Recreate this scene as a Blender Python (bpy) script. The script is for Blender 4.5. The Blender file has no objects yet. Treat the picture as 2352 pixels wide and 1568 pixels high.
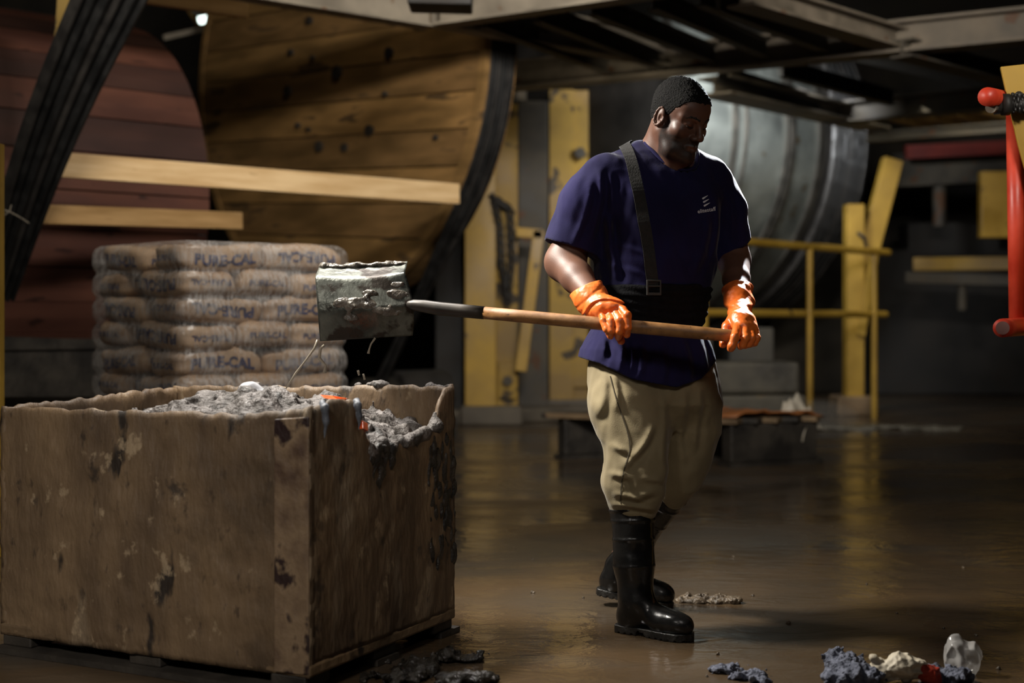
import bpy, bmesh, math, random
import numpy as np
from mathutils import Vector, Matrix
from mathutils.bvhtree import BVHTree
C = bpy.context.scene.collection
F, HOR, H = 3267.0, 720.0, 1.06          # focal length in px (50 mm), horizon row, lens height in m

def P(px, py, Y):
    return Vector(((px-1176)/F*Y, Y, H-(py-HOR)/F*Y))
def G(px, py):
    Y = F*H/(py-HOR)
    return Vector(((px-1176)/F*Y, Y, 0.0))
def PZ(px, py, z):
    return P(px, py, (z-H)*F/(HOR-py))

# ------------------------------------------------------------------ camera, light, exposure
cd = bpy.data.cameras.new('camera'); cam = bpy.data.objects.new('camera', cd); C.objects.link(cam)
cam.location = (0, 0, H); cam.rotation_euler = (math.radians(90), 0, 0)
cd.lens = 50.0; cd.sensor_width = 36.0; cd.shift_y = -(784-HOR)/2352.0
cd.dof.use_dof = True; cd.dof.focus_distance = 4.75; cd.dof.aperture_fstop = 1.7
cd.clip_start = .05; cd.clip_end = 200
bpy.context.scene.camera = cam
vs = bpy.context.scene.view_settings
vs.view_transform = 'Standard'; vs.look = 'None'; vs.gamma = 1; vs.use_curve_mapping = False
vs.exposure = -0.2
w = bpy.data.worlds.new('world'); bpy.context.scene.world = w; w.use_nodes = True
w.node_tree.nodes['Background'].inputs[0].default_value = (.80, .86, 1, 1)
w.node_tree.nodes['Background'].inputs[1].default_value = .012

def area(name, loc, target, sx, sy, power, col=(1, 1, 1), spread=180):
    l = bpy.data.lights.new(name, 'AREA'); l.shape = 'RECTANGLE'; l.size = sx; l.size_y = sy
    l.energy = power; l.color = col; l.spread = math.radians(spread)
    o = bpy.data.objects.new(name, l); C.objects.link(o); o.location = loc
    o.rotation_euler = (Vector(target)-Vector(loc)).to_track_quat('-Z', 'Y').to_euler()
    return o
area('key_lamp', (-1.5, 4.85, 2.8), (.2, 4.75, 1.0), .5, .25, 56, (1, .95, .86), 90)
area('crate_lamp', (-.75, 5.6, 3.1), (-.8, 4.8, .6), .9, .3, 26, (1, .95, .9), 90)
area('fill_lamp', (.9, 1.2, 2.9), (.5, 4.8, 1.1), .8, .4, 1.6, (1, .92, .84), 50)
area('rim_lamp', (1.65, 7.8, 3.2), (.88, 4.95, 1.52), .25, .3, 30, (.93, .97, 1), 15)
area('drum_lamp', (-.9, 8.3, 5.4), (-1.6, 11.4, 2.4), 1.6, .4, 10, (1, .88, .68), 120)
area('board_lamp', (-1.9, 5.6, 3.3), (-1.7, 9.0, 1.8), .8, .3, 15, (1, .93, .82), 90)  # added area light without a fixture, lifts the pine boards
area('sack_lamp', (-.3, 5.6, 3.0), (-1.3, 7.1, 1.1), .5, .2, 9, (1, .95, .88), 80)
area('bay_lamp', (1.2, 11.0, 2.75), (1.1, 13.6, 1.2), 1.2, .3, 9, (1, .9, .7), 140)
area('metal_lamp', (2.25, 13.0, 3.35), (2.35, 14.8, 2.8), 1.0, .3, 95, (.95, .98, 1), 125)
area('far_lamp', (4.6, 13.4, 3.0), (4.2, 15.6, .4), 1.6, .4, 10, (1, .93, .75), 130)
area('gate_fill', (1.7, 3.0, 3.0), (2.0, 5.4, 1.9), .4, .3, 5, (1, .93, .82), 50)  # added light, no fixture, brightens the yellow bracket and red pipe
area('platform_lamp', (2.4, 5.4, 3.25), (2.2, 10.8, 3.15), 1.2, .3, 28, (1, .94, .86), 70)  # added unseen light that brings up the long flanged beam
area('beam_lamp', (.6, 4.6, 3.5), (.0, 9.8, 3.1), 1.0, .3, 75, (1, .94, .86), 90)  # added unseen light to brighten the pale overhead beams
area('front_lamp', (-1.6, .4, 3.0), (-1.35, 4.3, .3), 1.0, .4, 8.5, (1, .93, .85), 46)

# ------------------------------------------------------------------ materials
def srgb(c):
    return tuple(((v/255)/12.92 if v/255 <= .04045 else ((v/255+.055)/1.055)**2.4) for v in c)+(1,)
def mat(name, c1, c2=None, scale=6, rough=.6, rough2=None, metal=0, bump=0, bscale=40, stretch=(1, 1, 1),
        spots=None, sscale=9, sthr=.62, coat=0, lo=.35, hi=.65, detail=6, spec=.5, sheen=0, attr=None):
    m = bpy.data.materials.new(name); m.use_nodes = True; n = m.node_tree.nodes; L = m.node_tree.links
    b = n['Principled BSDF']
    tc = n.new('ShaderNodeTexCoord'); mp = n.new('ShaderNodeMapping'); mp.inputs['Scale'].default_value = stretch
    L.new(tc.outputs['Object'], mp.inputs[0])
    c2 = c2 or c1
    nz = n.new('ShaderNodeTexNoise'); nz.inputs['Scale'].default_value = scale; nz.inputs['Detail'].default_value = detail
    L.new(mp.outputs[0], nz.inputs['Vector'])
    r = n.new('ShaderNodeValToRGB'); r.color_ramp.elements[0].position = lo; r.color_ramp.elements[1].position = hi
    r.color_ramp.elements[0].color = srgb(c1); r.color_ramp.elements[1].color = srgb(c2)
    L.new(nz.outputs[0], r.inputs[0]); col = r.outputs[0]
    if spots:
        s = n.new('ShaderNodeTexNoise'); s.inputs['Scale'].default_value = sscale; s.inputs['Detail'].default_value = 5
        L.new(mp.outputs[0], s.inputs['Vector'])
        rr = n.new('ShaderNodeValToRGB'); rr.color_ramp.elements[0].position = sthr; rr.color_ramp.elements[1].position = sthr+.05
        L.new(s.outputs[0], rr.inputs[0])
        mx = n.new('ShaderNodeMix'); mx.data_type = 'RGBA'; L.new(rr.outputs[0], mx.inputs[0]); L.new(col, mx.inputs[6])
        mx.inputs[7].default_value = srgb(spots); col = mx.outputs[2]
    if attr:
        at = n.new('ShaderNodeAttribute'); at.attribute_name = attr[0]
        mx = n.new('ShaderNodeMix'); mx.data_type = 'RGBA'; L.new(at.outputs['Fac'], mx.inputs[0]); L.new(col, mx.inputs[6])
        mx.inputs[7].default_value = srgb(attr[1]); col = mx.outputs[2]
    L.new(col, b.inputs['Base Color'])
    b.inputs['Metallic'].default_value = metal; b.inputs['Roughness'].default_value = rough
    b.inputs['Specular IOR Level'].default_value = spec
    if rough2 is not None:
        mr = n.new('ShaderNodeMapRange'); mr.inputs[1].default_value = lo; mr.inputs[2].default_value = hi
        mr.inputs[3].default_value = rough; mr.inputs[4].default_value = rough2
        L.new(nz.outputs[0], mr.inputs[0]); L.new(mr.outputs[0], b.inputs['Roughness'])
    if coat: b.inputs['Coat Weight'].default_value = coat; b.inputs['Coat Roughness'].default_value = .12
    if sheen: b.inputs['Sheen Weight'].default_value = sheen; b.inputs['Sheen Roughness'].default_value = .4
    if bump:
        nb = n.new('ShaderNodeTexNoise'); nb.inputs['Scale'].default_value = bscale; nb.inputs['Detail'].default_value = 5
        L.new(mp.outputs[0], nb.inputs['Vector'])
        bp = n.new('ShaderNodeBump'); bp.inputs['Strength'].default_value = min(1, bump); bp.inputs['Distance'].default_value = .01*max(1, bump)
        L.new(nb.outputs[0], bp.inputs['Height']); L.new(bp.outputs[0], b.inputs['Normal'])
    return m

# ------------------------------------------------------------------ objects
def tag(o, label=None, cat=None, group=None, kind=None):
    if label: o['label'] = label
    if cat: o['category'] = cat
    if group: o['group'] = group
    if kind: o['kind'] = kind
    return o
def thing(name, label, cat, loc=(0, 0, 0), rz=0, group=None):
    o = bpy.data.objects.new(name, None); C.objects.link(o); o.location = loc; o.rotation_euler = (0, 0, rz)
    o.empty_display_size = .1
    return tag(o, label, cat, group)
def link(name, me, m, parent=None, world=True):
    if m and not me.materials: me.materials.append(m)
    o = bpy.data.objects.new(name, me); C.objects.link(o)
    if parent:
        o.parent = parent
        if world:
            q = parent; M = Matrix.Identity(4)
            while q:
                M = Matrix.Translation(q.location) @ q.rotation_euler.to_matrix().to_4x4() @ M if q.type == 'EMPTY' else M
                q = q.parent
            if parent.type == 'EMPTY': o.matrix_parent_inverse = M.inverted()
    return o
class MB:
    """collects shapes into one mesh"""
    def __init__(s): s.b = bmesh.new()
    def hull(s, pts, faces):
        v = [s.b.verts.new(p) for p in pts]
        for f in faces: s.b.faces.new([v[i] for i in f])
    def bar(s, a, b, w, h, up=(0, 0, 1)):
        a, b = Vector(a), Vector(b); d = (b-a).normalized(); up = Vector(up)
        x = d.cross(up).normalized(); y = x.cross(d).normalized()
        p = []
        for q in (a, b):
            for i, j in ((-1, -1), (1, -1), (1, 1), (-1, 1)): p.append(q+x*(i*w/2)+y*(j*h/2))
        s.hull(p, [(0, 1, 2, 3), (7, 6, 5, 4), (0, 4, 5, 1), (1, 5, 6, 2), (2, 6, 7, 3), (3, 7, 4, 0)]); return s
    def ibeam(s, a, b, w, h, t=.02, up=(0, 0, 1)):
        up = Vector(up).normalized(); o = up*(h/2-t/2)
        s.bar(Vector(a)+o, Vector(b)+o, w, t, up); s.bar(Vector(a)-o, Vector(b)-o, w, t, up)
        s.bar(a, b, t*.8, h-2*t, up); return s
    def box(s, c, sz, rz=0):
        c = Vector(c); d = Vector((math.cos(rz), math.sin(rz), 0))*sz[0]/2
        return s.bar(c-d, c+d, sz[1], sz[2])
    def tube(s, pts, r, n=12, caps=True):
        pts = [Vector(p) for p in pts]; rs = r if isinstance(r, (list, tuple)) else [r]*len(pts)
        prev = None; rings = []; ref = None
        for i, p in enumerate(pts):
            t = (pts[min(i+1, len(pts)-1)]-pts[max(i-1, 0)]).normalized()
            if ref is None:
                ref = t.cross(Vector((0, 0, 1)));
                if ref.length < .1: ref = t.cross(Vector((1, 0, 0)))
                ref.normalize()
            ref = (ref-t*ref.dot(t)).normalized(); o2 = t.cross(ref)
            rings.append([s.b.verts.new(p+(ref*math.cos(2*math.pi*k/n)+o2*math.sin(2*math.pi*k/n))*rs[i]) for k in range(n)])
        for A, B in zip(rings, rings[1:]):
            for k in range(n): s.b.faces.new((A[k], A[(k+1) % n], B[(k+1) % n], B[k]))
        if caps: s.b.faces.new(rings[0][::-1]); s.b.faces.new(rings[-1])
        return s
    def ribbon(s, pts, nrm, w, t):
        """flat strap along pts with surface normals nrm"""
        pts = [Vector(p) for p in pts]; R = []
        for i, p in enumerate(pts):
            d = (pts[min(i+1, len(pts)-1)]-pts[max(i-1, 0)]).normalized(); n = Vector(nrm[i]).normalized()
            x = d.cross(n).normalized()
            R.append([s.b.verts.new(p+x*(a*w/2)+n*(c*t)) for a, c in ((-1, 0), (1, 0), (1, 1), (-1, 1))])
        for A, B in zip(R, R[1:]):
            for k in range(4): s.b.faces.new((A[k], A[(k+1) % 4], B[(k+1) % 4], B[k]))
        s.b.faces.new(R[0][::-1]); s.b.faces.new(R[-1]); return s
    def done(s, name, m, parent=None, smooth=False, bevel=0, world=True):
        bmesh.ops.recalc_face_normals(s.b, faces=s.b.faces)
        if bevel:
            bmesh.ops.bevel(s.b, geom=list(s.b.edges), offset=bevel, segments=2, affect='EDGES', profile=.5)
        me = bpy.data.meshes.new(name); s.b.to_mesh(me); s.b.free()
        if smooth: me.polygons.foreach_set('use_smooth', [True]*len(me.polygons))
        return link(name, me, m, parent, world)
def one(o, *a, **k): return tag(o, *a, **k)

def mesh_np(name, V, Fq, smooth=True):
    me = bpy.data.meshes.new(name); V = np.asarray(V, np.float32); Fq = np.asarray(Fq, np.int32)
    me.vertices.add(len(V)); me.vertices.foreach_set('co', V.ravel())
    k = Fq.shape[1]; me.loops.add(Fq.size); me.loops.foreach_set('vertex_index', Fq.ravel())
    me.polygons.add(len(Fq)); me.polygons.foreach_set('loop_start', np.arange(0, Fq.size, k, dtype=np.int32))
    me.polygons.foreach_set('use_smooth', np.full(len(Fq), smooth)); me.update(calc_edges=True); me.validate()
    return me

# ------------------------------------------------------------------ noise and implicit surfaces
def _h(i, j, k, s):
    n = (i.astype(np.int64)*374761393+j.astype(np.int64)*668265263+k.astype(np.int64)*2147483647+s*974711) & 0xffffffff
    n = ((n ^ (n >> 13))*1274126177) & 0xffffffff
    return ((n ^ (n >> 16)) & 0xffff)/65535.0
def vnoise(x, y, z, s=0):
    x, y, z = np.broadcast_arrays(x, y, z)
    i, j, k = np.floor(x), np.floor(y), np.floor(z); u, v, q = x-i, y-j, z-k
    u, v, q = u*u*(3-2*u), v*v*(3-2*v), q*q*(3-2*q); r = 0
    for a in (0, 1):
        for b in (0, 1):
            for c in (0, 1):
                r = r+_h(i+a, j+b, k+c, s)*(u if a else 1-u)*(v if b else 1-v)*(q if c else 1-q)
    return r*2-1
def fbm(x, y, z, o=3, s=0):
    r = 0; a = 1
    for i in range(o): r = r+a*vnoise(x*2**i, y*2**i, z*2**i, s+i); a *= .5
    return r
def smin(a, b, k):
    h = np.clip(.5+.5*(b-a)/k, 0, 1); return b*(1-h)+a*h-k*h*(1-h)
class SDF:
    def __init__(s, xs, ys, zs):
        f = lambda v: v if isinstance(v, np.ndarray) else np.arange(v[0], v[1], v[2])
        s.x, s.y, s.z = f(xs), f(ys), f(zs); s.d = np.full((len(s.x), len(s.y), len(s.z)), 1.0, np.float32)
    def put(s, f, lo, hi, k=.01, op='u'):
        sl = []; cs = []
        for c, a, b in zip((s.x, s.y, s.z), lo, hi):
            i, j = np.searchsorted(c, a), np.searchsorted(c, b)
            if j <= i: return s
            sl.append(slice(i, j)); cs.append(c[i:j])
        X, Y, Z = cs[0][:, None, None], cs[1][None, :, None], cs[2][None, None, :]
        v = f(X, Y, Z); D = s.d[tuple(sl)]
        if op == 'u': s.d[tuple(sl)] = smin(D, v, k)
        elif op == 's': s.d[tuple(sl)] = -smin(-D, v, k)
        elif op == 'i': s.d[tuple(sl)] = -smin(-D, -v, k)
        elif op == '+': s.d[tuple(sl)] = D+v
        return s
    def all(s, f, k=.004, op='i'):
        return s.put(f, (-99, -99, -99), (99, 99, 99), k, op)
    def cap(s, a, b, ra, rb=None, k=.01, op='u', m=None):
        a = np.array(a, float); b = np.array(b, float); rb = ra if rb is None else rb
        ab = b-a; L = max(1e-9, ab@ab); m = m or (k*1.2+.03)
        def f(X, Y, Z):
            t = np.clip(((X-a[0])*ab[0]+(Y-a[1])*ab[1]+(Z-a[2])*ab[2])/L, 0, 1)
            return np.sqrt((X-a[0]-t*ab[0])**2+(Y-a[1]-t*ab[1])**2+(Z-a[2]-t*ab[2])**2)-(ra+(rb-ra)*t)
        r = max(ra, rb)+m
        return s.put(f, np.minimum(a, b)-r, np.maximum(a, b)+r, k, op)
    def chain(s, pts, rs, k=.01, op='u'):
        for i in range(len(pts)-1): s.cap(pts[i], pts[i+1], rs[i], rs[i+1], k, op)
        return s
    def ell(s, c, r, R=None, k=.01, op='u'):
        c = np.array(c, float); R = np.eye(3) if R is None else np.array(R, float); r = np.array(r, float)
        def f(X, Y, Z):
            q = [(X-c[0])*R[i][0]+(Y-c[1])*R[i][1]+(Z-c[2])*R[i][2] for i in range(3)]
            k0 = np.sqrt(sum((q[i]/r[i])**2 for i in range(3))); k1 = np.sqrt(sum((q[i]/r[i]**2)**2 for i in range(3)))+1e-9
            return k0*(k0-1)/k1
        m = r.max()+k+.03
        return s.put(f, c-m, c+m, k, op)
    def mesh(s, name):
        d = s.d; n = (d < 0); c = np.zeros(tuple(q-1 for q in d.shape), np.int8)
        for a in (0, 1):
            for b in (0, 1):
                for e in (0, 1):
                    c += n[a:d.shape[0]-1+a, b:d.shape[1]-1+b, e:d.shape[2]-1+e]
        mk = (c > 0) & (c < 8); idx = np.full(c.shape, -1, np.int32); I = np.nonzero(mk); N = len(I[0]); idx[I] = np.arange(N)
        acc = np.zeros((N, 3)); cnt = np.zeros(N); ax = (s.x, s.y, s.z)
        for a in range(3):
            o = [q for q in range(3) if q != a]
            for p in (0, 1):
                for q in (0, 1):
                    o1 = [0, 0, 0]; o1[o[0]] = p; o1[o[1]] = q; o2 = list(o1); o2[a] = 1
                    A = tuple(I[t]+o1[t] for t in range(3)); B = tuple(I[t]+o2[t] for t in range(3))
                    v1, v2 = d[A], d[B]; cr = (v1 < 0) != (v2 < 0)
                    t_ = np.where(cr, v1/np.where(v1 == v2, 1, v1-v2), 0)
                    for t in range(3):
                        pa, pb = ax[t][A[t]], ax[t][B[t]]
                        acc[:, t] += np.where(cr, pa+(pb-pa)*t_, 0)
                    cnt += cr
        V = acc/cnt[:, None]; Q = []
        for a in range(3):
            b, e = (a+1) % 3, (a+2) % 3
            sl1 = [slice(None)]*3; sl2 = [slice(None)]*3; sl1[a] = slice(0, -1); sl2[a] = slice(1, None)
            for t in (b, e): sl1[t] = slice(1, -1); sl2[t] = slice(1, -1)
            n1, n2 = n[tuple(sl1)], n[tuple(sl2)]
            for flip in (0, 1):
                K = np.nonzero((n1 & ~n2) if not flip else (~n1 & n2))
                g = [None]*3; g[a] = K[a]; g[b] = K[b]+1; g[e] = K[e]+1
                cs = []
                for db, de in ((-1, -1), (0, -1), (0, 0), (-1, 0)):
                    h = [None]*3; h[a] = g[a]; h[b] = g[b]+db; h[e] = g[e]+de; cs.append(idx[tuple(h)])
                q = np.stack(cs, 1); Q.append(q[:, ::-1] if flip else q)
        return mesh_np(name, V, np.concatenate(Q))
# ------------------------------------------------------------------ material set
rnd = random.Random(4)
M = {}
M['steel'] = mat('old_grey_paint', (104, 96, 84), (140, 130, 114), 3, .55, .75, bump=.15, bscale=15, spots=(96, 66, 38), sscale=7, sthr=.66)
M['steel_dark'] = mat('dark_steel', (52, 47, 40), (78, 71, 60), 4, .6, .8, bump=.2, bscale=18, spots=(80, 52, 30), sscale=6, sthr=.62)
M['steel_mid'] = mat('worn_grey_steel', (84, 76, 64), (112, 101, 86), 4, .55, .75, bump=.2, bscale=18, spots=(86, 58, 36), sscale=6, sthr=.64)
M['rusty'] = mat('rusty_joist', (120, 84, 44), (168, 136, 74), 9, .7, bump=.3, bscale=30, stretch=(1, 1, 3))
M['yellow'] = mat('yellow_paint', (146, 114, 38), (178, 142, 52), 2.5, .38, .6, bump=.12, bscale=12, spots=(74, 56, 24), sscale=6, sthr=.66)
M['yellow_dirty'] = mat('dirty_yellow_paint', (122, 94, 34), (158, 126, 46), 2, .5, .7, bump=.15, bscale=14, spots=(52, 40, 22), sscale=4, sthr=.58)
M['red'] = mat('red_pipe_paint', (178, 48, 26), (206, 66, 38), 7, .42, .6, bump=.1, bscale=20, spots=(96, 66, 54), sscale=14, sthr=.68)
M['pine'] = mat('new_pine', (204, 168, 118), (228, 196, 148), 2.2, .62, bump=.1, bscale=60, stretch=(1, 1, 9), spots=(146, 104, 62), sscale=5, sthr=.69)
M['pine_old'] = mat('old_pine', (150, 116, 70), (176, 140, 92), 2.2, .68, bump=.1, bscale=60, stretch=(1, 1, 9), spots=(110, 78, 44), sscale=5, sthr=.69)
M['redwood'] = mat('red_stained_stave', (84, 50, 40), (108, 66, 50), 1.6, .6, .75, bump=.1, bscale=20, stretch=(1, 1, 4), spots=(60, 34, 26), sscale=4, sthr=.64)
M['redwood_dark'] = mat('shaded_red_stave', (58, 36, 31), (76, 48, 40), 1.6, .65, bump=.1, bscale=20, stretch=(1, 1, 4))
M['belt'] = mat('black_rubber_belt', (15, 15, 15), (26, 25, 24), 10, .42, .6, bump=.1, bscale=50)
M['belt_worn'] = mat('worn_rubber_belt', (30, 28, 27), (44, 41, 38), 10, .4, .55)
M['galv'] = mat('galvanised_drum', (112, 116, 112), (142, 146, 140), 2.5, .3, .5, metal=.75, bump=.1, bscale=12, spots=(100, 88, 70), sscale=4, sthr=.66)
M['hoop'] = mat('drum_hoop', (50, 48, 44), (70, 66, 60), 6, .45, .6, metal=.5)
M['wall'] = mat('dark_block_wall', (44, 41, 36), (66, 60, 50), 1.5, .85, bump=.4, bscale=9)
M['black'] = mat('sooty_metal', (28, 26, 24), (44, 40, 36), 3, .6, .8)
M['concrete'] = mat('worn_concrete', (70, 63, 54), (96, 88, 76), 3, .6, .8, bump=.4, bscale=20)
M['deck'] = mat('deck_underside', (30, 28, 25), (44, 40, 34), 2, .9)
M['rotwood'] = mat('soaked_wood', (92, 74, 52), (136, 112, 82), 3, .72, .55, bump=.5, bscale=30, spots=(44, 36, 30), sscale=6, sthr=.6)
M['blackwood'] = mat('blackened_wood', (34, 31, 28), (58, 52, 44), 5, .5, .7, bump=.4, bscale=30)
M['card'] = mat('wet_brown_cardboard', (122, 72, 34), (158, 98, 50), 4, .45, .6, bump=.3, bscale=14)

# ---- head wood: planks of the drum head get a material each by plank
def planks_mat(name, base, n=3):
    out = []
    for i in range(n):
        k = 1+(i-1)*.10
        out.append(mat(name+'_%d' % i, tuple(int(v*k*.84) for v in base), tuple(int(min(255, v*k*1.12)) for v in base), 1.6, .5, .7,
                       bump=.12, bscale=30, stretch=(1, 1, 5), spots=tuple(int(v*.66) for v in base), sscale=1.6, sthr=.6))
    return out
HW = planks_mat('ochre_plank', (132, 100, 58))

# ------------------------------------------------------------------ floor (wet concrete)
def floor_mat():
    m = bpy.data.materials.new('wet_concrete_floor'); m.use_nodes = True; n = m.node_tree.nodes; L = m.node_tree.links; b = n['Principled BSDF']
    tc = n.new('ShaderNodeTexCoord')
    def noise(sc, st=(1, 1, 1), det=6, dist=0):
        mp = n.new('ShaderNodeMapping'); mp.inputs['Scale'].default_value = st; L.new(tc.outputs['Object'], mp.inputs[0])
        z = n.new('ShaderNodeTexNoise'); z.inputs['Scale'].default_value = sc; z.inputs['Detail'].default_value = det
        z.inputs['Distortion'].default_value = dist; L.new(mp.outputs[0], z.inputs['Vector']); return z.outputs[0]
    def ramp(v, *st):
        r = n.new('ShaderNodeValToRGB'); e = r.color_ramp.elements
        e[0].position, e[0].color = st[0]; e[1].position, e[1].color = st[-1]
        for p, c in st[1:-1]: q = e.new(p); q.color = c
        L.new(v, r.inputs[0]); return r.outputs[0]
    big = noise(.55, (1, 1.6, 1), 5, .6)
    L.new(ramp(big, (.3, srgb((54, 48, 40))), (.5, srgb((80, 64, 46))), (.68, srgb((72, 67, 60)))), b.inputs['Base Color'])
    wet = noise(.8, (.8, 1.5, 1), 4, .8)
    g = ramp(wet, (.36, (.07, .07, .07, 1)), (.5, (.2, .2, .2, 1)), (.66, (.42, .42, .42, 1)))
    L.new(g, b.inputs['Roughness']); b.inputs['Specular IOR Level'].default_value = .6
    a = noise(5, (1, 1.8, 1), 5, 1.2); f = noise(60, (1, 1, 1), 3)
    ad = n.new('ShaderNodeMath'); ad.operation = 'MULTIPLY_ADD'; L.new(f, ad.inputs[0]); ad.inputs[1].default_value = .08; L.new(a, ad.inputs[2])
    bp = n.new('ShaderNodeBump'); bp.inputs['Strength'].default_value = .45; bp.inputs['Distance'].default_value = .012
    L.new(ad.outputs[0], bp.inputs['Height']); L.new(bp.outputs[0], b.inputs['Normal'])
    return m
fl = MB(); fl.hull([(-12, -2, 0), (14, -2, 0), (14, 21.5, 0), (-12, 21.5, 0)], [(0, 1, 2, 3)])
tag(fl.done('floor', floor_mat()), kind='structure')
wb = MB(); wb.box((1, 20.8, 3.5), (26, .3, 7)); tag(wb.done('wall_back', M['wall']), kind='structure')
wl = MB(); wl.box((-8.5, 9.6, 3.5), (.3, 22.6, 7)); tag(wl.done('wall_left', M['wall']), kind='structure')
wr = MB(); wr.box((9.5, 9.6, 3.5), (.3, 22.6, 7)); tag(wr.done('wall_right', M['wall']), kind='structure')
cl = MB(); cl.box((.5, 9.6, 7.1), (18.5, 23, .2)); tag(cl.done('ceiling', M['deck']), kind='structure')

# ------------------------------------------------------------------ steel platform overhead
U = Vector((.722, .692, 0)); V_ = Vector((.692, -.722, 0))      # the building grid: axis of the drums, across them
z0 = 3.06
c0 = PZ(985, 62, z0); a0 = PZ(520, -12, z0); b0 = PZ(1425, 140, z0)
def beam(name, a, b, w, h, m, label, cat='beam', group=None, t=.02, ib=True):
    q = MB()
    q.ibeam(a, b, w, h, t) if ib else q.bar(a, b, w, h)
    return tag(q.done(name, m), label, cat, group)
du = (c0-a0).normalized()
up = Vector((0, 0, .14))
beam('steel_beam', a0-du*1.2+up, c0+up, .16, .30, M['steel'], 'pale grey steel beam at top left that runs down to the welded corner', group=None)
beam('steel_beam', c0+up+du*.02, b0+up+du*.5, .14, .26, M['steel'], 'grey steel beam running back from the welded corner above the black belts')
b2 = PZ(1500, -10, z0); dv = (b2-c0).normalized()
beam('steel_beam', c0+up+dv*.1, b2+up+dv*1.0, .16, .30, M['steel'], 'pale grey steel beam rising to the right from the welded corner')
e0 = PZ(1190, 190, z0); e1 = PZ(2352, 78, z0); de = (e1-e0).normalized()
beam('steel_beam', e0-de*.3+Vector((0, 0, .06)), e1+de*1.5+Vector((0, 0, .06)), .22, .24, M['steel_mid'], 'long flanged steel beam crossing above the man to the right edge', t=.025)
Q = MB(); Q.bar(e0+Vector((0, .28, .10)), e1+de*1.5+Vector((0, .28, .10)), .06, .12)
tag(Q.done('steel_channel', M['steel_dark']), 'narrow steel channel just behind the long flanged beam', 'channel')
# joists between the two frames
JL = [((1110, 42), (1395, 150)), ((1235, 28), (1520, 142)), ((1360, 12), (1640, 126)), ((1500, -2), (1760, 112)), ((1610, -10), (1900, 100))]
nm = ['first', 'second', 'third', 'fourth', 'fifth']
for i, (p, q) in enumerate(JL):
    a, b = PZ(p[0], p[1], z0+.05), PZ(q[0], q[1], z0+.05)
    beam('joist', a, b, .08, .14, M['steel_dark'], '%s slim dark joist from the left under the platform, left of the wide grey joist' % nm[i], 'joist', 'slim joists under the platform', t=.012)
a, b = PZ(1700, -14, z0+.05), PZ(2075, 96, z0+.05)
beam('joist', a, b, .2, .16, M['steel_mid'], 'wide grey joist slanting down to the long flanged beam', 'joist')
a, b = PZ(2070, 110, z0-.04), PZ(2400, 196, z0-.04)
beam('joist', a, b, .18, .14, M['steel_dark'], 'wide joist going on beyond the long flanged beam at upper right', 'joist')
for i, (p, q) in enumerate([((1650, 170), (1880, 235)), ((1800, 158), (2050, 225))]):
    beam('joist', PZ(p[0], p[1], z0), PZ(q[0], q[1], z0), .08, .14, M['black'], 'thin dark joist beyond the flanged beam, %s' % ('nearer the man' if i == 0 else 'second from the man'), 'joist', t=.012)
beam('steel_beam', PZ(1640, 196, 3.0), PZ(2010, 280, 3.0), .34, .16, M['steel'], 'grey beam with a broad underside above the metal drum', 'beam')
beam('steel_beam', PZ(1900, 262, 3.0), PZ(2330, 222, 3.0), .22, .2, M['steel_dark'], 'dark beam rising to the right above the rusty slats', 'beam')
for i in range(4):
    p, q = (2020+i*62, 262-i*5), (2135+i*62, 292-i*6)
    beam('rusty_slat', PZ(p[0], p[1], 3.08), PZ(q[0], q[1], 3.08), .16, .05, M['rusty'], 'rusty ochre slat overhead at right, %s in its row' % ['leftmost', 'second from left', 'second from right', 'rightmost'][i], 'slat', 'rusty overhead slats', ib=False)
beam('steel_beam', PZ(1990, 316, 2.85), PZ(2380, 287, 2.85), .1, .1, M['steel_dark'], 'thin grey beam under the rusty slats at right', 'beam', t=.015)
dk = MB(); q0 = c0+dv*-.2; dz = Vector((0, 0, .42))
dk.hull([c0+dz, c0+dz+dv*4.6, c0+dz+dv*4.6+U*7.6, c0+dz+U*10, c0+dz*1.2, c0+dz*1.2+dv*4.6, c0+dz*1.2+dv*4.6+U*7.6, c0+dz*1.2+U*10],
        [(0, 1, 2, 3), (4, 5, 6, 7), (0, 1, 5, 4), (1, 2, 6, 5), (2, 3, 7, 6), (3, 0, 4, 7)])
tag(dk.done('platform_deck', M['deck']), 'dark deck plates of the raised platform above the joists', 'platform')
q = MB(); q.bar(P(940, -12, 8.6), P(1085, -8, 8.6), .3, .16); tag(q.done('cable_tray', M['black'], bevel=.01), 'black box tucked over the welded beam corner at the top', 'box')

# ------------------------------------------------------------------ drums
def disc_planks(root, Cn, R, n, ang, mats, face_n, thick=.06, name='plank'):
    """drum head of straight planks cut to a circle, standing in the plane (V_, z)"""
    for i in range(n):
        t0, t1 = -R+2*R*i/n+.006, -R+2*R*(i+1)/n-.006
        pts = []
        k = 14
        lo = [math.sqrt(max(0, R*R-t*t)) for t in np.linspace(t0, t1, k)]
        ring = [(-l, t) for l, t in zip(lo, np.linspace(t0, t1, k))]+[(l, t) for l, t in list(zip(lo, np.linspace(t0, t1, k)))[::-1]]
        m = MB(); off = face_n*(rnd.random()*.008)
        ca, sa = math.cos(ang), math.sin(ang)
        W = [Cn+off+V_*(s*ca-t*sa)+Vector((0, 0, s*sa+t*ca)) for s, t in ring]
        f = [m.b.verts.new(p) for p in W]; g = [m.b.verts.new(p-face_n*thick) for p in W]
        m.b.faces.new(f); m.b.faces.new(g[::-1])
        for j in range(len(f)): m.b.faces.new((f[j], f[(j+1) % len(f)], g[(j+1) % len(f)], g[j]))
        m.done(name, mats[rnd.randrange(len(mats))], root)
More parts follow.
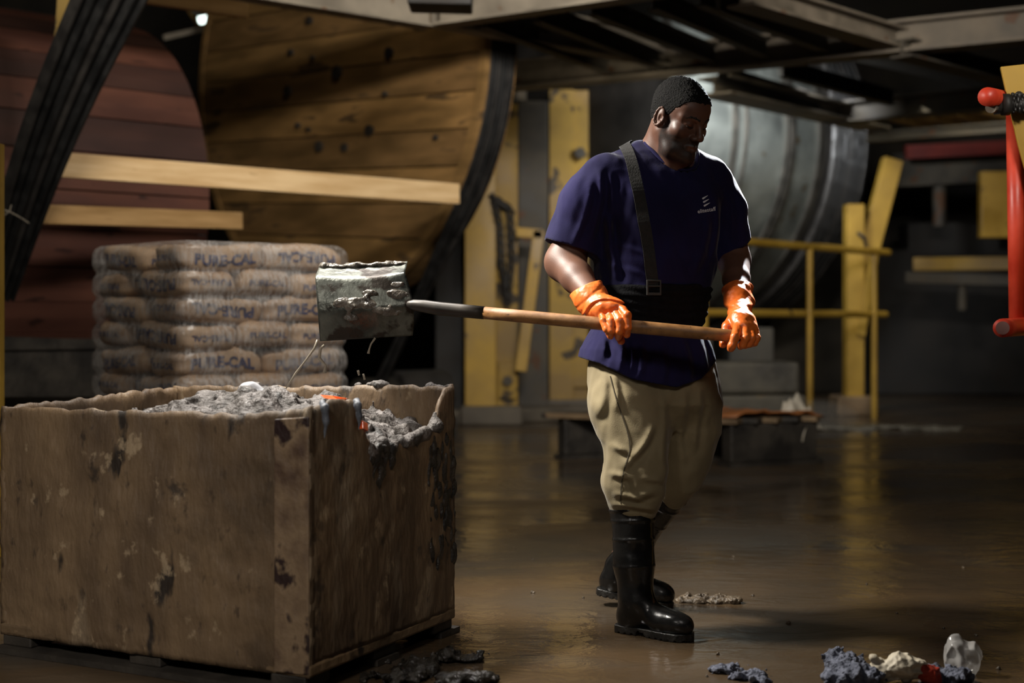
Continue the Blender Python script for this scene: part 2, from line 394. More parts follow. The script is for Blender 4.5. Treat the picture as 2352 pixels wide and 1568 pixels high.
def shell(root, name, Cn, R, L0, L1, m, n=96, thick=.05, off=0):
    q = MB(); rings = []
    for l, r in ((L0, R), (L1, R), (L1, R-thick), (L0, R-thick)):
        rings.append([q.b.verts.new(Cn+U*l+V_*(r*math.cos(2*math.pi*i/n))+Vector((0, 0, r*math.sin(2*math.pi*i/n)))) for i in range(n)])
    for A, B in zip(rings, rings[1:]+rings[:1]):
        for i in range(n): q.b.faces.new((A[i], A[(i+1) % n], B[(i+1) % n], B[i]))
    return q.done(name, m, root, smooth=False)
# ochre wooden drum
DC = Vector((-1.57, 12.0, 3.12)); DR = 1.97
dr = thing('tanning_drum', 'huge ochre wooden drum head of bolted planks behind the wrapped sacks', 'drum', (DC.x, DC.y, 0))
disc_planks(dr, DC, DR, 14, math.radians(-3.2), HW, -U)
shell(dr, 'drum_shell', DC, DR, .0, .34, HW[0])
shell(dr, 'drum_rim', DC, DR+.03, -.012, .05, HW[1], thick=.07)
def on_head(px, py):
    """point of the head plane seen at that spot"""
    d = Vector(((px-1176)/F, 1, -(py-HOR)/F)); o = Vector((0, 0, H)); t = (DC-o).dot(U)/d.dot(U); return o+d*t
for px, py, r in ((778, 166, .055), (898, 122, .045), (665, 210, .045), (852, 300, .045), (737, 337, .045), (795, 339, .035), (714, 48, .035), (722, 133, .022),
                  (888, 216, .02), (688, 288, .022), (672, 121, .03), (712, 298, .018), (1005, 316, .02)):
    q = MB(); p = on_head(px, py); q.tube([p, p-U*.035], r, 14); q.done('bolt_head', M['blackwood'], dr)
# spokes hub behind
q = MB(); q.tube([DC+U*.1, DC+U*1.6], .16, 20); q.done('axle', M['hoop'], dr, smooth=False)

def belt_path(Cn, R, off, end, n=22, a_top=75):
    """belt round the near rim of a drum and then straight off its tangent to a pulley at (t,z)"""
    t, z = end; dx, dz = t, z-Cn.z; D = math.hypot(dx, dz)
    base = math.atan2(dz, dx); al = base+math.acos(min(1, R/D))
    A0 = math.radians(a_top); pts = []
    while al > A0: al -= 2*math.pi
    for i in range(n+1):
        a = A0+(al-A0)*i/n; pts.append((R*math.cos(a), Cn.z+R*math.sin(a)))
    for i in range(1, 9): pts.append((pts[n][0]+(t-pts[n][0])*i/8, pts[n][1]+(z-pts[n][1])*i/8))
    return [Cn+U*off+V_*s+Vector((0, 0, zz-Cn.z)) for s, zz in pts]
bt = thing('belt_drive', 'bundle of black drive belts curving down the right side of the ochre drum', 'belt', (DC.x+.6, DC.y, 0))
for i in range(7):
    off = .06+.036*i; pts = belt_path(DC, DR+.03, off, (.55-.05*i+.10*(i % 2), .38+.02*(i % 3)))
    # slack ends fan apart
    q = MB(); q.tube(pts, .017, 6); q.done('belt', M['belt'] if i not in (2, 5) else M['belt_worn'], bt)
mt = thing('drive_motor', 'dark motor and pulley low behind the crate where the belts end', 'motor', (DC.x+.5, DC.y-.2, 0))
pc = DC+V_*.45; pc.z = .38
q = MB(); q.tube([pc+U*.0, pc+U*.34], .15, 24); q.done('pulley', M['hoop'], mt)
q = MB(); q.tube([pc+U*.36, pc+U*.9], .2, 24).box((pc+U*.6)-Vector((0, 0, .29)), (.6, .4, .18), .76); q.done('motor_body', M['black'], mt)

# red wooden drum, smaller
RC = Vector((-3.06, 10.89, 1.86)); RR = 1.38
rd = thing('tanning_drum', 'lower dull red wooden drum at left behind the pine rails', 'drum', (RC.x, RC.y, 0))
def stave_body(root, Cn, R, L0, L1, n, mats, th=.045):
    for i in range(n):
        a0, a1 = 2*math.pi*i/n+.004, 2*math.pi*(i+1)/n-.004; m = MB(); pts = []
        for l in (L0, L1):
            for a, r in ((a0, R), ((a0+a1)/2, R*1.001), (a1, R), (a1, R-th), (a0, R-th)):
                pts.append(Cn+U*l+V_*(r*math.cos(a))+Vector((0, 0, r*math.sin(a))))
        m.hull(pts, [(0, 1, 2, 3, 4), (9, 8, 7, 6, 5), (0, 5, 6, 1), (1, 6, 7, 2), (2, 7, 8, 3), (3, 8, 9, 4), (4, 9, 5, 0)])
        m.done('stave', mats[rnd.randrange(len(mats))], root)
stave_body(rd, RC, RR, -2.4, 0, 34, [M['redwood'], M['redwood'], M['redwood_dark']])  # paler and darker staves put the bands of light and shade into the colour
shell(rd, 'end_wall', RC, RR-.03, -.12, -.06, M['redwood_dark'], thick=RR-.06)
# bearer under the red drum
q = MB(); q.bar(P(-60, 840, 8.5), P(260, 845, 9.3), .3, .36); q.bar(P(-60, 792, 8.5), P(262, 788, 9.3), .34, .06)
tag(q.done('drum_bearer', M['blackwood']), 'dark timber bearer low under the red drum at left', 'beam')
# left belts
lb = thing('belt_drive', 'bundle of black drive belts slanting across the upper left corner', 'belt', (-2.9, 7.9, 0))
for i in range(6):
    pts = []
    for s in np.linspace(-.12, 1.12, 16):
        px = 268-254*s-18*math.sin(s*3.1)+(i-2.5)*(31-15*s); py = -30+640*s
        pts.append(P(px, py, 7.5+.55*s+.035*i))
    q = MB(); q.ribbon(pts, [Vector((-.25, -1, .1))]*len(pts), .066-.012*(i % 2), .018); q.done('belt', M['belt'] if i % 3 else M['belt_worn'], lb)
ar = MB(); ys = [P(152-10*s-34*s*s, -20+310*s, 8.5) for s in np.linspace(0, 1, 14)]
ar.ribbon(ys, [Vector((.2, -1, 0))]*14, .07, .12); tag(ar.done('guard_strip', M['yellow_dirty']), 'narrow curved yellow guard strip left of the slanting belts', 'guard')
# thin wire tied round the belts
q = MB(); q.tube([P(0, 480, 7.6), P(22, 486, 7.6), P(44, 498, 7.65), P(66, 512, 7.7)], .004, 6); q.tube([P(0, 500, 7.6), P(22, 486, 7.6), P(26, 470, 7.6)], .003, 6)
tag(q.done('tie_wire', M['steel']), 'thin pale wire tied round the slanting belts at the left edge', 'wire')
# pine rails
for (a, b, lab, m, hh) in (((118, 377, 8.25), (1052, 446, 10.3), 'long pale pine board running across both drums', 'pine', .145),
                       ((72, 491, 8.15), (553, 507, 9.4), 'shorter pale pine board below the long one', 'pine_old', .112)):
    q = MB(); A, B = P(*a), P(*b); B.z = A.z if 'long' in lab and 'short' not in lab else B.z
    q.bar(A, B, .04, hh); tag(q.done('pine_board', M[m], bevel=.003), lab, 'board')
q = MB(); q.bar(P(310, -14, 9.0), P(566, 24, 9.6), .05, .10); tag(q.done('yellow_batten', M['pine_old']), 'yellowish timber batten at the top left beside the lamp', 'board')
# lamp far up left and lit strut
lp = thing('strip_lamp', 'small bright lamp glowing past the edge of the ochre drum', 'lamp', P(470, 42, 16))
em = bpy.data.materials.new('lamp_glow'); em.use_nodes = True; bb = em.node_tree.nodes['Principled BSDF']
bb.inputs['Emission Color'].default_value = (.86, 1, .93, 1); bb.inputs['Emission Strength'].default_value = 4
q = MB(); q.bar(P(457, 47, 16), P(484, 42, 16), .1, .06); q.bar(P(481, 27, 16), P(480, 50, 16), .035, .05); q.done('tube', em, lp)
q = MB(); q.bar(P(440, 20, 16.1), P(520, 16, 16.1), .2, .06); q.done('housing', M['steel'], lp)
q = MB(); q.bar(P(500, 18, 16.1), P(500, 18, 16.1)+Vector((0, 0, 2.6)), .02, .02, up=(0, 1, 0)); q.done('hanger', M['steel_dark'], lp)
q = MB(); q.bar(P(375, 87, 14), P(560, 45, 14.4), .05, .05); tag(q.done('strut', M['steel']), 'thin pale strut slanting just below the small bright lamp', 'strut')
q = MB(); q.bar(P(402, -22, 14.6), P(462, 66, 14.42), .03, .02); tag(q.done('strut', M['rusty']), 'short rusty strut above the pale strut near the lamp', 'strut')
area('loft_lamp', P(470, 30, 15.5), P(430, 90, 14), .3, .1, 12, (.9, 1, .95), 140)

# metal drum with hoops
MC = Vector((1.24, 16.3, 3.02)); MR = 2.1
md = thing('metal_drum', 'big grey metal drum with dark hoops behind the man', 'drum', (MC.x, MC.y, 0))
shell(md, 'drum_shell', MC, MR, -1.55, 1.0, M['galv'], n=128)
for l, wd in ((-1.5, .08), (-.66, .07), (-.45, .025), (.25, .025), (.33, .07), (.84, .1)):
    shell(md, 'hoop', MC, MR+.035, l, l+wd, M['hoop'], n=128, thick=.06)
shell(md, 'end_wall', MC, MR-.04, -1.5, -1.44, M['black'], thick=MR-.06)
mb = thing('belt_drive', 'dark drive belts curving down the right end of the metal drum', 'belt', (MC.x+1, MC.y+1, 0))
for i in range(7):
    q = MB(); q.tube(belt_path(MC, MR+.06, 1.08+.1*i, (-.4-.04*i, .5), a_top=80), .045, 6); q.done('belt', M['belt'] if i % 3 else M['belt_worn'], mb)
shell(md, 'end_ring', MC, MR+.02, 1.0, 1.8, M['black'], n=96, thick=.3)
for n_ in (bt, mb, lb): pass
# ------------------------------------------------------------------ yellow columns between the drums
def column(px0, px1, base_px, base_py, top_py, label, mk, plate=None, flange=.5, rz=.0, D2=.3, rest=None):
    g = G(base_px, base_py); Y = g.y
    x0, x1 = (px0-1176)/F*Y, (px1-1176)/F*Y; wd = x1-x0; zt = H-(top_py-HOR)/F*Y
    t = thing('yellow_column', label, 'column', (x0+wd/2, Y+.15, 0))
    q = MB(); q.box((x0+wd*flange/2, Y+.12, zt/2), (wd*flange, .24, zt)); q.done('flange', M[mk], t, bevel=.006)
    q = MB(); q.box((x0+wd*flange+wd*(1-flange)/2, Y+.2, zt/2), (wd*(1-flange), .3, zt)); q.done('web', M['yellow_dirty'], t, bevel=.006)
    return t, x0, wd, Y
t, x0, wd, Y = column(1068, 1190, 1120, 975, 236, 'tall yellow column right of the black belts, with a chain hung on it', 'yellow', flange=.58)
q = MB(); q.box((x0+wd*.8, Y+.04, .42), (wd*.36, .05, .36)); q.done('base_plate', M['yellow_dirty'], t, bevel=.01)
q = MB(); q.tube([(x0+wd*.8, Y+.02, .42), (x0+wd*.8, Y-.05, .42)], .05, 6); q.done('bolt', M['steel_dark'], t)
q = MB(); q.box((x0+wd*.5, Y+.15, .09), (wd*1.15, .5, .18)); q.done('foot_block', M['concrete'], t, bevel=.02)
t, x0, wd, Y = column(1262, 1352, 1300, 958, 205, 'yellow column just left of the man, behind his elbow', 'yellow_dirty', flange=.62)
q = MB(); q.box((x0+wd*.75, Y+.03, .5), (wd*.5, .05, .4)); q.done('base_plate', M['yellow_dirty'], t, bevel=.01)
q = MB(); q.tube([(x0+wd*.78, Y+.02, 2.7), (x0+wd*.78, Y-.06, 2.7)], .06, 6); q.done('bolt', M['steel_dark'], t)
q = MB(); q.box((x0+wd*.5, Y+.15, .09), (wd*1.15, .5, .18)); q.done('foot_block', M['concrete'], t, bevel=.02)
# dark riser between them
g = G(1225, 965); q = MB(); q.box((g.x, g.y+.3, 1.6), (.3, .3, 3.2)); tag(q.done('dark_post', M['steel_dark'], bevel=.01), 'dark grey post between the two yellow columns', 'post')
q = MB(); q.box((P(1034, 900, 14.1).x, 14.1, 1.3), (.28, .28, 2.6)); tag(q.done('dark_post', M['black'], bevel=.01), 'sooty post behind the belts left of the first yellow column', 'post')
q = MB(); q.tube([P(1196, 200, 14.2), P(1196, 232, 14.2)], .06, 12); tag(q.done('pipe_stub', M['steel']), 'short pale pipe stub up beside the beam end', 'pipe')
# curb at the base
q = MB(); q.bar((-1.6, 13.3, .07), (2.4, 15.2, .07), .5, .14); tag(q.done('floor_curb', M['concrete'], bevel=.02), 'low dark concrete curb under the yellow columns', 'curb')
# chain
ch = thing('lifting_chain', 'dark chain hanging doubled on the first yellow column', 'chain', P(1160, 460, 13.3))
def chain(pts, n):
    pts = [Vector(p) for p in pts]; L = [0]
    for a, b in zip(pts, pts[1:]): L.append(L[-1]+(b-a).length)
    for i in range(n):
        s = L[-1]*i/(n-1); j = max(k for k in range(len(pts)-1) if L[k] <= s+1e-6)
        p = pts[j].lerp(pts[j+1], (s-L[j])/(L[j+1]-L[j])); d = (pts[j+1]-pts[j]).normalized(); x = Vector((1, 0, 0)) if i % 2 else Vector((0, 1, 0))
        x = (x-d*x.dot(d)).normalized(); q = MB(); lw = .03; ll = .055
        q.tube([p+x*(lw*math.cos(a))+d*(ll*math.sin(a)) for a in np.linspace(0, 2*math.pi, 11)], .011, 5, caps=False); q.done('link', M['black'], ch)
chain([P(1135, 455, 13.53), P(1148, 520, 13.53), P(1152, 600, 13.53), P(1166, 690, 13.53)], 24)
chain([P(1135, 455, 13.53), P(1172, 480, 13.53), P(1176, 600, 13.53), P(1166, 690, 13.53)], 24)
q = MB(); q.tube([P(1128, 448, 13.53), P(1138, 458, 13.5), P(1172, 482, 13.53)], .025, 8); q.done('hook', M['black'], ch)
# bracket left
t = thing('yellow_brace', 'bent yellow brace with a short arm between the yellow columns', 'brace', P(1200, 855, 12.9))
q = MB(); q.bar(P(1186, 533, 13.5), P(1246, 538, 13.5), .1, .09); q.done('arm', M['yellow'], t, bevel=.006)
q = MB(); q.bar(P(1238, 530, 13.5), P(1196, 852, 13.5), .1, .11, up=(1, 0, 0)); q.done('leg', M['yellow'], t, bevel=.006)

# ------------------------------------------------------------------ railing and A frame on the right
rl = thing('handrail', 'yellow pipe handrail in front of the metal drum', 'railing', P(1860, 722, 13.2))
for (a, b, r) in (((1598, 546, 11.8), (2040, 580, 14.6), .036), ((1590, 718, 11.8), (2034, 722, 14.6), .034)):
    q = MB(); q.tube([P(*a), P(*b)], r, 12); q.done('rail', M['yellow'], rl)
for px, D in ((1618, 11.95), (1860, 13.3), (2008, 14.35)):
    yt = 546+(px-1598)*34/442.; q = MB(); a = P(px, yt, D); b = Vector((a.x, a.y, .0)); q.tube([a, b], .03, 10); q.done('post', M['yellow'], rl)
af = thing('support_frame', 'yellow braced frame standing on the floor right of the metal drum', 'frame', G(1960, 952))
g = G(1960, 952)
q = MB(); q.bar(Vector((g.x, g.y, 0)), P(1961, 470, g.y), .2, .18, up=(1, 0, 0)); q.done('post', M['yellow'], af, bevel=.008)
q = MB(); q.bar(P(2050, 366, g.y+.1), P(1962, 700, g.y+.1), .15, .2, up=(1, 0, 0)); q.done('diagonal', M['yellow'], af, bevel=.008)
q = MB(); q.bar(P(2006, 590, g.y-.1), P(1976, 770, g.y-.1), .08, .09, up=(1, 0, 0)); q.done('stay', M['yellow'], af, bevel=.005)
q = MB(); q.tube([P(1970, 535, g.y-.15), P(1985, 545, g.y-.2), P(1992, 575, g.y-.15)], .02, 8); q.done('hook', M['black'], af)
q = MB(); q.box((g.x, g.y, .1), (.42, .42, .2)); q.done('foot', M['rotwood'], af, bevel=.02)
# far right background
q = MB(); a, b = P(2262, 392, 15.2), P(2352, 545, 15.2); q.box(((a.x+b.x)/2+.1, 15.3, (a.z+b.z)/2), (b.x-a.x+.25, .12, a.z-b.z)); tag(q.done('steel_plate', M['yellow'], bevel=.01), 'square yellow steel plate behind the red pipe at right', 'plate')
q = MB(); q.bar(P(2100, 607, 16.2), P(2420, 604, 15.6), .2, .15); tag(q.done('yellow_crossbar', M['yellow_dirty'], bevel=.01), 'horizontal yellow bar far back at right', 'bar')
q = MB(); q.bar(P(2080, 637, 16.2), P(2420, 646, 15.8), .2, .12); tag(q.done('grey_ledge', M['steel_dark']), 'dim grey ledge under the far yellow bar', 'ledge')
q = MB(); q.tube([P(2158, 396, 17.45), P(2158, 520, 17.45)], .08, 14); tag(q.done('duct_pipe', M['steel_dark']), 'short vertical grey pipe far back, left of the yellow panel', 'pipe')
q = MB(); q.tube([P(2210, 638, 16.05), P(2210, 712, 16.05)], .05, 10); tag(q.done('drain_pipe', M['steel_dark']), 'thin vertical pipe under the far grey ledge', 'pipe')
q = MB(); q.bar(P(2040, 395, 17.5), P(2420, 375, 17.5), .4, .4); tag(q.done('far_girder', M['steel_dark']), 'deep dark girder across the far wall at right', 'beam')
q = MB(); q.bar(P(2080, 350, 17.0), P(2420, 333, 17.0), .1, .16); tag(q.done('red_pipe', mat('dull_red', (90, 26, 20), (110, 34, 24), 4, .6), smooth=False), 'dull red pipe high on the far wall at right', 'pipe')
q = MB(); c = P(2260, 780, 18.2); q.box((c.x, 18.9, .95), (2.6, .9, 1.9)); q.box((c.x-.3, 18.7, 2.0), (1.2, .5, .5))
tag(q.done('dark_machine', M['black'], bevel=.03), 'dark machine housing against the far wall at right', 'machine')
q = MB(); c = P(2010, 800, 17.6); q.box((c.x-.35, 19.4, .8), (1.4, .8, 1.6)); tag(q.done('dark_tank', M['wall'], bevel=.03), 'dim tank by the far wall behind the yellow braced frame', 'tank')
# dark supports under the metal drum
for px, Y in ((1560, 15.6), (1700, 16.8)):
    q = MB(); c = P(px, 800, Y); q.box((c.x, Y, .45), (.5, 1.6, .9), .0)
    tag(q.done('drum_pedestal', M['wall'], bevel=.02), 'dim concrete pedestal under the metal drum, %s' % ('left one' if px < 1600 else 'right one'), 'pedestal')

# ------------------------------------------------------------------ foreground right: yellow plate and red pipe gate
yp = thing('yellow_bracket', 'yellow steel plate at the right edge carrying the red pipe', 'bracket', P(2345, 760, 5.4))
q = MB()
S = [(2298, 153), (2420, 140), (2420, 800), (2366, 800), (2363, 420), (2338, 330)]
A = [P(x, y, 5.27) for x, y in S]; B = [p+Vector((.01, .035, 0)) for p in A]
q.hull(A+B, [tuple(range(6)), tuple(range(11, 5, -1))]+[(i, (i+1) % 6, (i+1) % 6+6, i+6) for i in range(6)]); q.done('plate', M['yellow'], yp, bevel=.003)
q = MB(); q.tube([P(2282, 246, 5.25), P(2420, 232, 5.2)], .028, 14); q.tube([P(2302, 240, 5.22), P(2318, 240, 5.22)], .04, 14); q.done('pin', M['black'], yp, smooth=True)
q = MB(); q.tube([P(2276, 247, 5.18), P(2284, 247, 5.26)], .02, 14); q.done('pin_head', M['steel'], yp)
q = MB()
for i in range(9):
    a = [P(2326+i*3.2, 214+j*5.4+math.sin(i+j)*3, 5.215+.012*math.sin(i*2.+j)) for j in range(9)]; q.tube(a, .006, 6)
q.done('wire_lashing', M['belt_worn'], yp, smooth=True)
# a post that carries the plate just outside the frame
q = MB(); q.box((P(2435, 700, 5.45).x, 5.48, 1.2), (.16, .16, 2.4)); q.done('post', M['yellow_dirty'], yp, bevel=.006)
rp = thing('red_pipe_gate', 'red pipe gate, one upright with round ends, at the right edge', 'pipe', P(2335, 770, 5.3))
q = MB(); q.tube([P(2332, 262, 5.37), P(2339, 752, 5.37)], .0335, 20); q.done('upright', M['red'], rp, smooth=True)
q = MB(); q.tube([P(2268, 222, 5.1), P(2290, 226, 5.3), P(2330, 232, 5.42)], .034, 20); q.done('upper_stub', M['red'], rp, smooth=True)
q = MB(); q.tube([P(2303, 753, 5.1), P(2318, 752, 5.3), P(2420, 745, 5.42)], .034, 20); q.done('lower_stub', M['red'], rp, smooth=True)
q = MB(); q.tube([P(2303, 753, 5.095), P(2303, 753, 5.11)], .024, 20); q.done('end_plug', mat('grey_plug', (96, 60, 56), (120, 84, 78), 8, .6), rp)
# left edge yellow upright
q = MB(); q.box((P(-10, 800, 6.2).x, 6.2, .9), (.058, .058, 1.8)); tag(q.done('yellow_upright', M['yellow'], bevel=.004), 'narrow yellow upright cut by the left edge of the picture', 'post')

# ------------------------------------------------------------------ pallets behind the man
pl = thing('pallet', 'blackened wooden pallet on the floor behind the man', 'pallet', G(1600, 1040))
o = G(1668, 1072); e = Vector((math.cos(.42), math.sin(.42), 0)); f = Vector((-.86, .42, 0)).normalized()
for s in (0, .62, 1.25):
    q = MB(); a = o+f*s+Vector((0, 0, .16)); q.bar(a, a+e*.72, .12, .26); q.done('bearer', M['blackwood'], pl, bevel=.01)
for i in range(5):
    q = MB(); a = o+e*(.02+.165*i)+Vector((0, 0, .315)); q.bar(a-f*.08, a+f*1.4, .13, .035); q.done('deck_board', M['blackwood'] if i % 2 else M['rotwood'], pl, bevel=.004)
for s in (0, .62, 1.25):
    q = MB(); a = o+f*s+Vector((0, 0, .015)); q.bar(a-e*.02, a+e*.76, .16, .03); q.done('foot_board', M['blackwood'], pl)
def sheet(name, label, cat, pts, th, m, amp=.02, n=18, parent=None, group=None):
    """crumpled sheet between four corners"""
    A, B, D, E = [np.array(p) for p in pts]; V = []; Fq = []
    for j in range(n+1):
        for i in range(n+1):
            s, t_ = i/n, j/n; p = (A*(1-s)+B*s)*(1-t_)+(E*(1-s)+D*s)*t_
            k = float(fbm(np.array(s*4+V_.x), np.array(t_*4), np.array(len(label)*.7), 3, 5))
            V.append(p+np.array((0, 0, amp*k-amp*1.6*max(0, abs(s-.5)*2-.7)*3)))
    for j in range(n):
        for i in range(n): a = j*(n+1)+i; Fq.append((a, a+1, a+n+2, a+n+1))
    o_ = link(name, mesh_np(name, V, Fq), m, parent)
    sm = o_.modifiers.new('s', 'SOLIDIFY'); sm.thickness = th; return tag(o_, label, cat, group) if not parent else o_
z = Vector((0, 0, .375))
sheet('cardboard_sheet', 'wet brown cardboard sheet lying on the blackened pallet', 'cardboard', [o+z-f*.05+e*.02, o+z-f*.02+e*.8, o+z+f*1.0+e*.82, o+z+f*.95], .012, M['card'], .03)
w_ = mat('white_plastic_film', (150, 140, 122), (196, 188, 172), 8, .3, bump=.4, bscale=25)
r_ = sheet('torn_plastic', 'torn pale plastic hanging over the right corner of the cardboard', 'plastic', [o+z+e*.62+Vector((0, -.08, -.14)), o+z+e*.84+Vector((0.0, 0, -.1)), o+z+e*.86+f*.2+Vector((0, 0, .07)), o+z+e*.62+f*.15+Vector((0, 0, .06))], .003, w_, .05)
# second stack further back
sk = thing('sheet_stack', 'low stack of dark wrapped bundles behind the pallet and the man', 'stack', G(1740, 1005))
gs = mat('grey_bundle', (56, 53, 47), (84, 79, 68), 4, .5, .7, bump=.5, bscale=16, spots=(120, 96, 60), sscale=4, sthr=.68)
for (x0, x1, y0, y1, D, dp) in ((1560, 1850, 908, 1000, 11.1, .5), (1575, 1834, 832, 905, 11.15, .45)):
    a, b = P(x0, y0, D), P(x1, y1, D); q = MB(); q.box(((a.x+b.x)/2, D+dp/2, (a.z+max(b.z, .05))/2), (b.x-a.x, dp, a.z-max(b.z, .05)), .12); q.done('bundle', gs, sk, bevel=.03)
a, b = P(1560, 1000, 11.3), P(1850, 1000, 11.3); q = MB(); q.box(((a.x+b.x)/2, 11.4, .05), (b.x-a.x, .6, .1), .12); q.done('skid', M['blackwood'], sk, bevel=.01)

# ------------------------------------------------------------------ sacks on a pallet, wrapped in film
BA = math.radians(41.5); c_near = P(417, 720, 6.6); c_near.z = 0
bu = Vector((math.cos(BA), math.sin(BA), 0)); bv = Vector((-math.sin(BA), math.cos(BA), 0))   # right face runs along bu, left face along bv
SL, SW, SH = .462, .30, .126; EXT = 2*SL+.005
zt = H+(720-556)/F*6.6; NL = 10; zb = zt-NL*SH
kraft = mat('kraft_sack', (146, 116, 86), (168, 140, 110), 5, .6, .7, bump=.35, bscale=22, stretch=(1, 1, 1))
ink = mat('navy_ink', (18, 24, 66), (30, 38, 84), 30, .6)
def super_(px, py, pz, n=7):
    m = (abs(px)**n+abs(py)**n+abs(pz)**n)**(1/n); return px/m, py/m, pz/m
def sack_mesh(name, hx, hy, hz, seed):
    V = []; idx = {}; Fq = []; n = (14, 10, 6)
    def v(p):
        k = tuple(round(c, 5) for c in p)
        if k not in idx:
            x, y, z_ = super_(*p); q = np.array((x*hx, y*hy, z_*hz)); nn = float(fbm(np.array(x*2.2), np.array(y*2.2), np.array(z_*1.5+seed), 3, seed))
            q[2] *= 1-.16*abs(x)**6-.08*abs(y)**6; q += np.array((x, y, z_*.7))*nn*.008
            q[2] += .012*math.sin(x*2.3+seed*1.7)
            idx[k] = len(V); V.append(q)
        return idx[k]
    for ax in range(3):
        o1, o2 = (ax+1) % 3, (ax+2) % 3
        for s in (-1, 1):
            for i in range(n[o1]):
                for j in range(n[o2]):
                    q = []
                    for a, b in ((0, 0), (1, 0), (1, 1), (0, 1)):
                        p = [0, 0, 0]; p[ax] = s; p[o1] = -1+2*(i+a)/n[o1]; p[o2] = -1+2*(j+b)/n[o2]; q.append(v(p))
                    Fq.append(q if s > 0 else q[::-1])
    return mesh_np(name, V, Fq)
def text_mesh(body, size, bold=.03, shear=0):
    cu = bpy.data.curves.new('t', 'FONT'); cu.body = body; cu.size = size; cu.offset = bold*size; cu.align_x = 'CENTER'; cu.align_y = 'CENTER'; cu.shear = shear
    cu.resolution_u = 3; o_ = bpy.data.objects.new('t', cu); C.objects.link(o_); dg = bpy.context.evaluated_depsgraph_get()
    me = bpy.data.meshes.new_from_object(o_.evaluated_get(dg)); bpy.data.objects.remove(o_)
    bm = bmesh.new(); bm.from_mesh(me); bmesh.ops.remove_doubles(bm, verts=bm.verts, dist=1e-5)
    bmesh.ops.triangulate(bm, faces=bm.faces); mx = size*.25
    for _ in range(3):
        ee = [e_ for e_ in bm.edges if e_.calc_length() > mx]
        if not ee: break
        bmesh.ops.subdivide_edges(bm, edges=ee, cuts=1); bmesh.ops.triangulate(bm, faces=bm.faces)
    bm.to_mesh(me); bm.free(); return me
def wrap_text(me0, on, hx, hy, hz, flip, seed, zo=0):
    """lay the lettering on a long side (on='y') or an end (on='x') of a sack"""
    me = me0.copy(); n = len(me.vertices); co = np.zeros(n*3); me.vertices.foreach_get('co', co); co = co.reshape(-1, 3); out = []
    for a, b, _ in co:
        if flip: a, b = -a, -b
        if on in 'yY':
            x, z_ = (a if on == 'y' else -a)/hx, (b+zo)/hz; y = (-1 if on == 'y' else 1)*max(0, 1-abs(x)**7-abs(z_)**7)**(1/7)
        else:
            y, z_ = -a/hy, (b+zo)/hz; x = -max(0, 1-abs(y)**7-abs(z_)**7)**(1/7)
        nn = float(fbm(np.array(x*2.2), np.array(y*2.2), np.array(z_*1.5+seed), 3, seed))
        q = np.array((x*hx, y*hy, z_*hz)); q[2] *= 1-.16*abs(x)**6-.08*abs(y)**6; q += np.array((x, y, z_*.7))*nn*.008; q[2] += .012*math.sin(x*2.3+seed*1.7)
        q[1 if on in 'yY' else 0] -= .0035 if on != 'Y' else -.0035; out.append(q)
    me.vertices.foreach_set('co', np.array(out).ravel()); me.update(); return me
hx, hy, hz = SL/2, SW/2+.0, SH/2+.004
big_t = text_mesh('PURE-CAL', .074, .04); small_t = text_mesh('PURE-CAL', .046, .03)
variants = []
for sd in range(4):
    sm = sack_mesh('sack', hx, hy, hz, sd); sm.materials.append(kraft)
    L_ = {}
    for fl_ in (0, 1):
        for on, tm in (('y', big_t), ('Y', big_t), ('x', small_t)):
            tm2 = wrap_text(tm, on, hx, hy, hz, fl_, sd, zo=-.008 if not fl_ else .004); tm2.materials.clear(); tm2.materials.append(ink); L_[(on, fl_)] = tm2
    variants.append((sm, L_))
lay = ['topmost', 'second', 'third', 'fourth', 'fifth', 'sixth', 'seventh', 'eighth', 'ninth', 'bottom']
nf = 0
for L in range(NL):                      # L = 0 is the top layer
    zc = zt-SH*(L+.5); odd = L % 2 == 0; rr = random.Random(L+11)
    spots_ = []
    if odd:
        for i in range(2): spots_.append((SL*(i+.5)+.003, SW/2+.01, 0, ('lying along the right face, near corner', 'lying along the right face, far end')[i], 'y'))
        for i in range(3): spots_.append(((EXT/3)*(i+.5), SW+SL/2+.1, 90, ('lying along the left face', 'hidden in the middle', 'at the back right')[i], 'y2'))
    else:
        for i in range(3): spots_.append(((EXT/3)*(i+.5), SL/2+.005, 90, ('end out, near corner', 'end out, middle of the right face', 'end out, right end')[i], 'x'))
        for i in range(2): spots_.append((SL*(i+.5)+.003, EXT-SW/2-.02, 0, ('at the far left corner', 'at the back')[i], 'x2'))
    ins = (-.012, .012)[L % 2] if L > 0 else 0
    for (a, b, rot, where, typ) in spots_:
        sm, L_ = variants[rr.randrange(4)]; p = c_near+bu*(a+rr.uniform(-.004, .004))+bv*(b-ins*.8+rr.uniform(-.006, .006))
        ang = BA+math.radians(rot+rr.uniform(-1.5, 1.5))
        if typ in ('y2',): ang += math.pi if False else 0
        t = thing('paper_sack', 'brown sack, %s layer of the stack, %s' % (lay[L], where), 'sack', (p.x, p.y, zc), ang, 'paper sacks on the wrapped pallet')
        link('sack_body', sm, None, t, False); fl_ = rr.random() < .4
        if L in (0, 4): fl_ = a > SL if L == 0 else False
        if L == 2: fl_ = a < SL
        # which printed faces look at the room: local -y is the right face for rot 0, local -x the end
        if rot == 0:
            link('printed_name', L_[('y', int(fl_))], None, t, False); link('printed_name', L_[('x', int(fl_))], None, t, False)
        else:
            # local -x end looks to the right face, local +y long side looks to the left face: turn a copy of the print
            link('printed_name', L_[('x', int(fl_))], None, t, False)
            link('printed_name', L_[('Y', int(fl_))], None, t, False)
sp = thing('pallet', 'wooden pallet under the wrapped sacks, behind the crate', 'pallet', (c_near.x, c_near.y, 0))
zz = max(.1, zb)
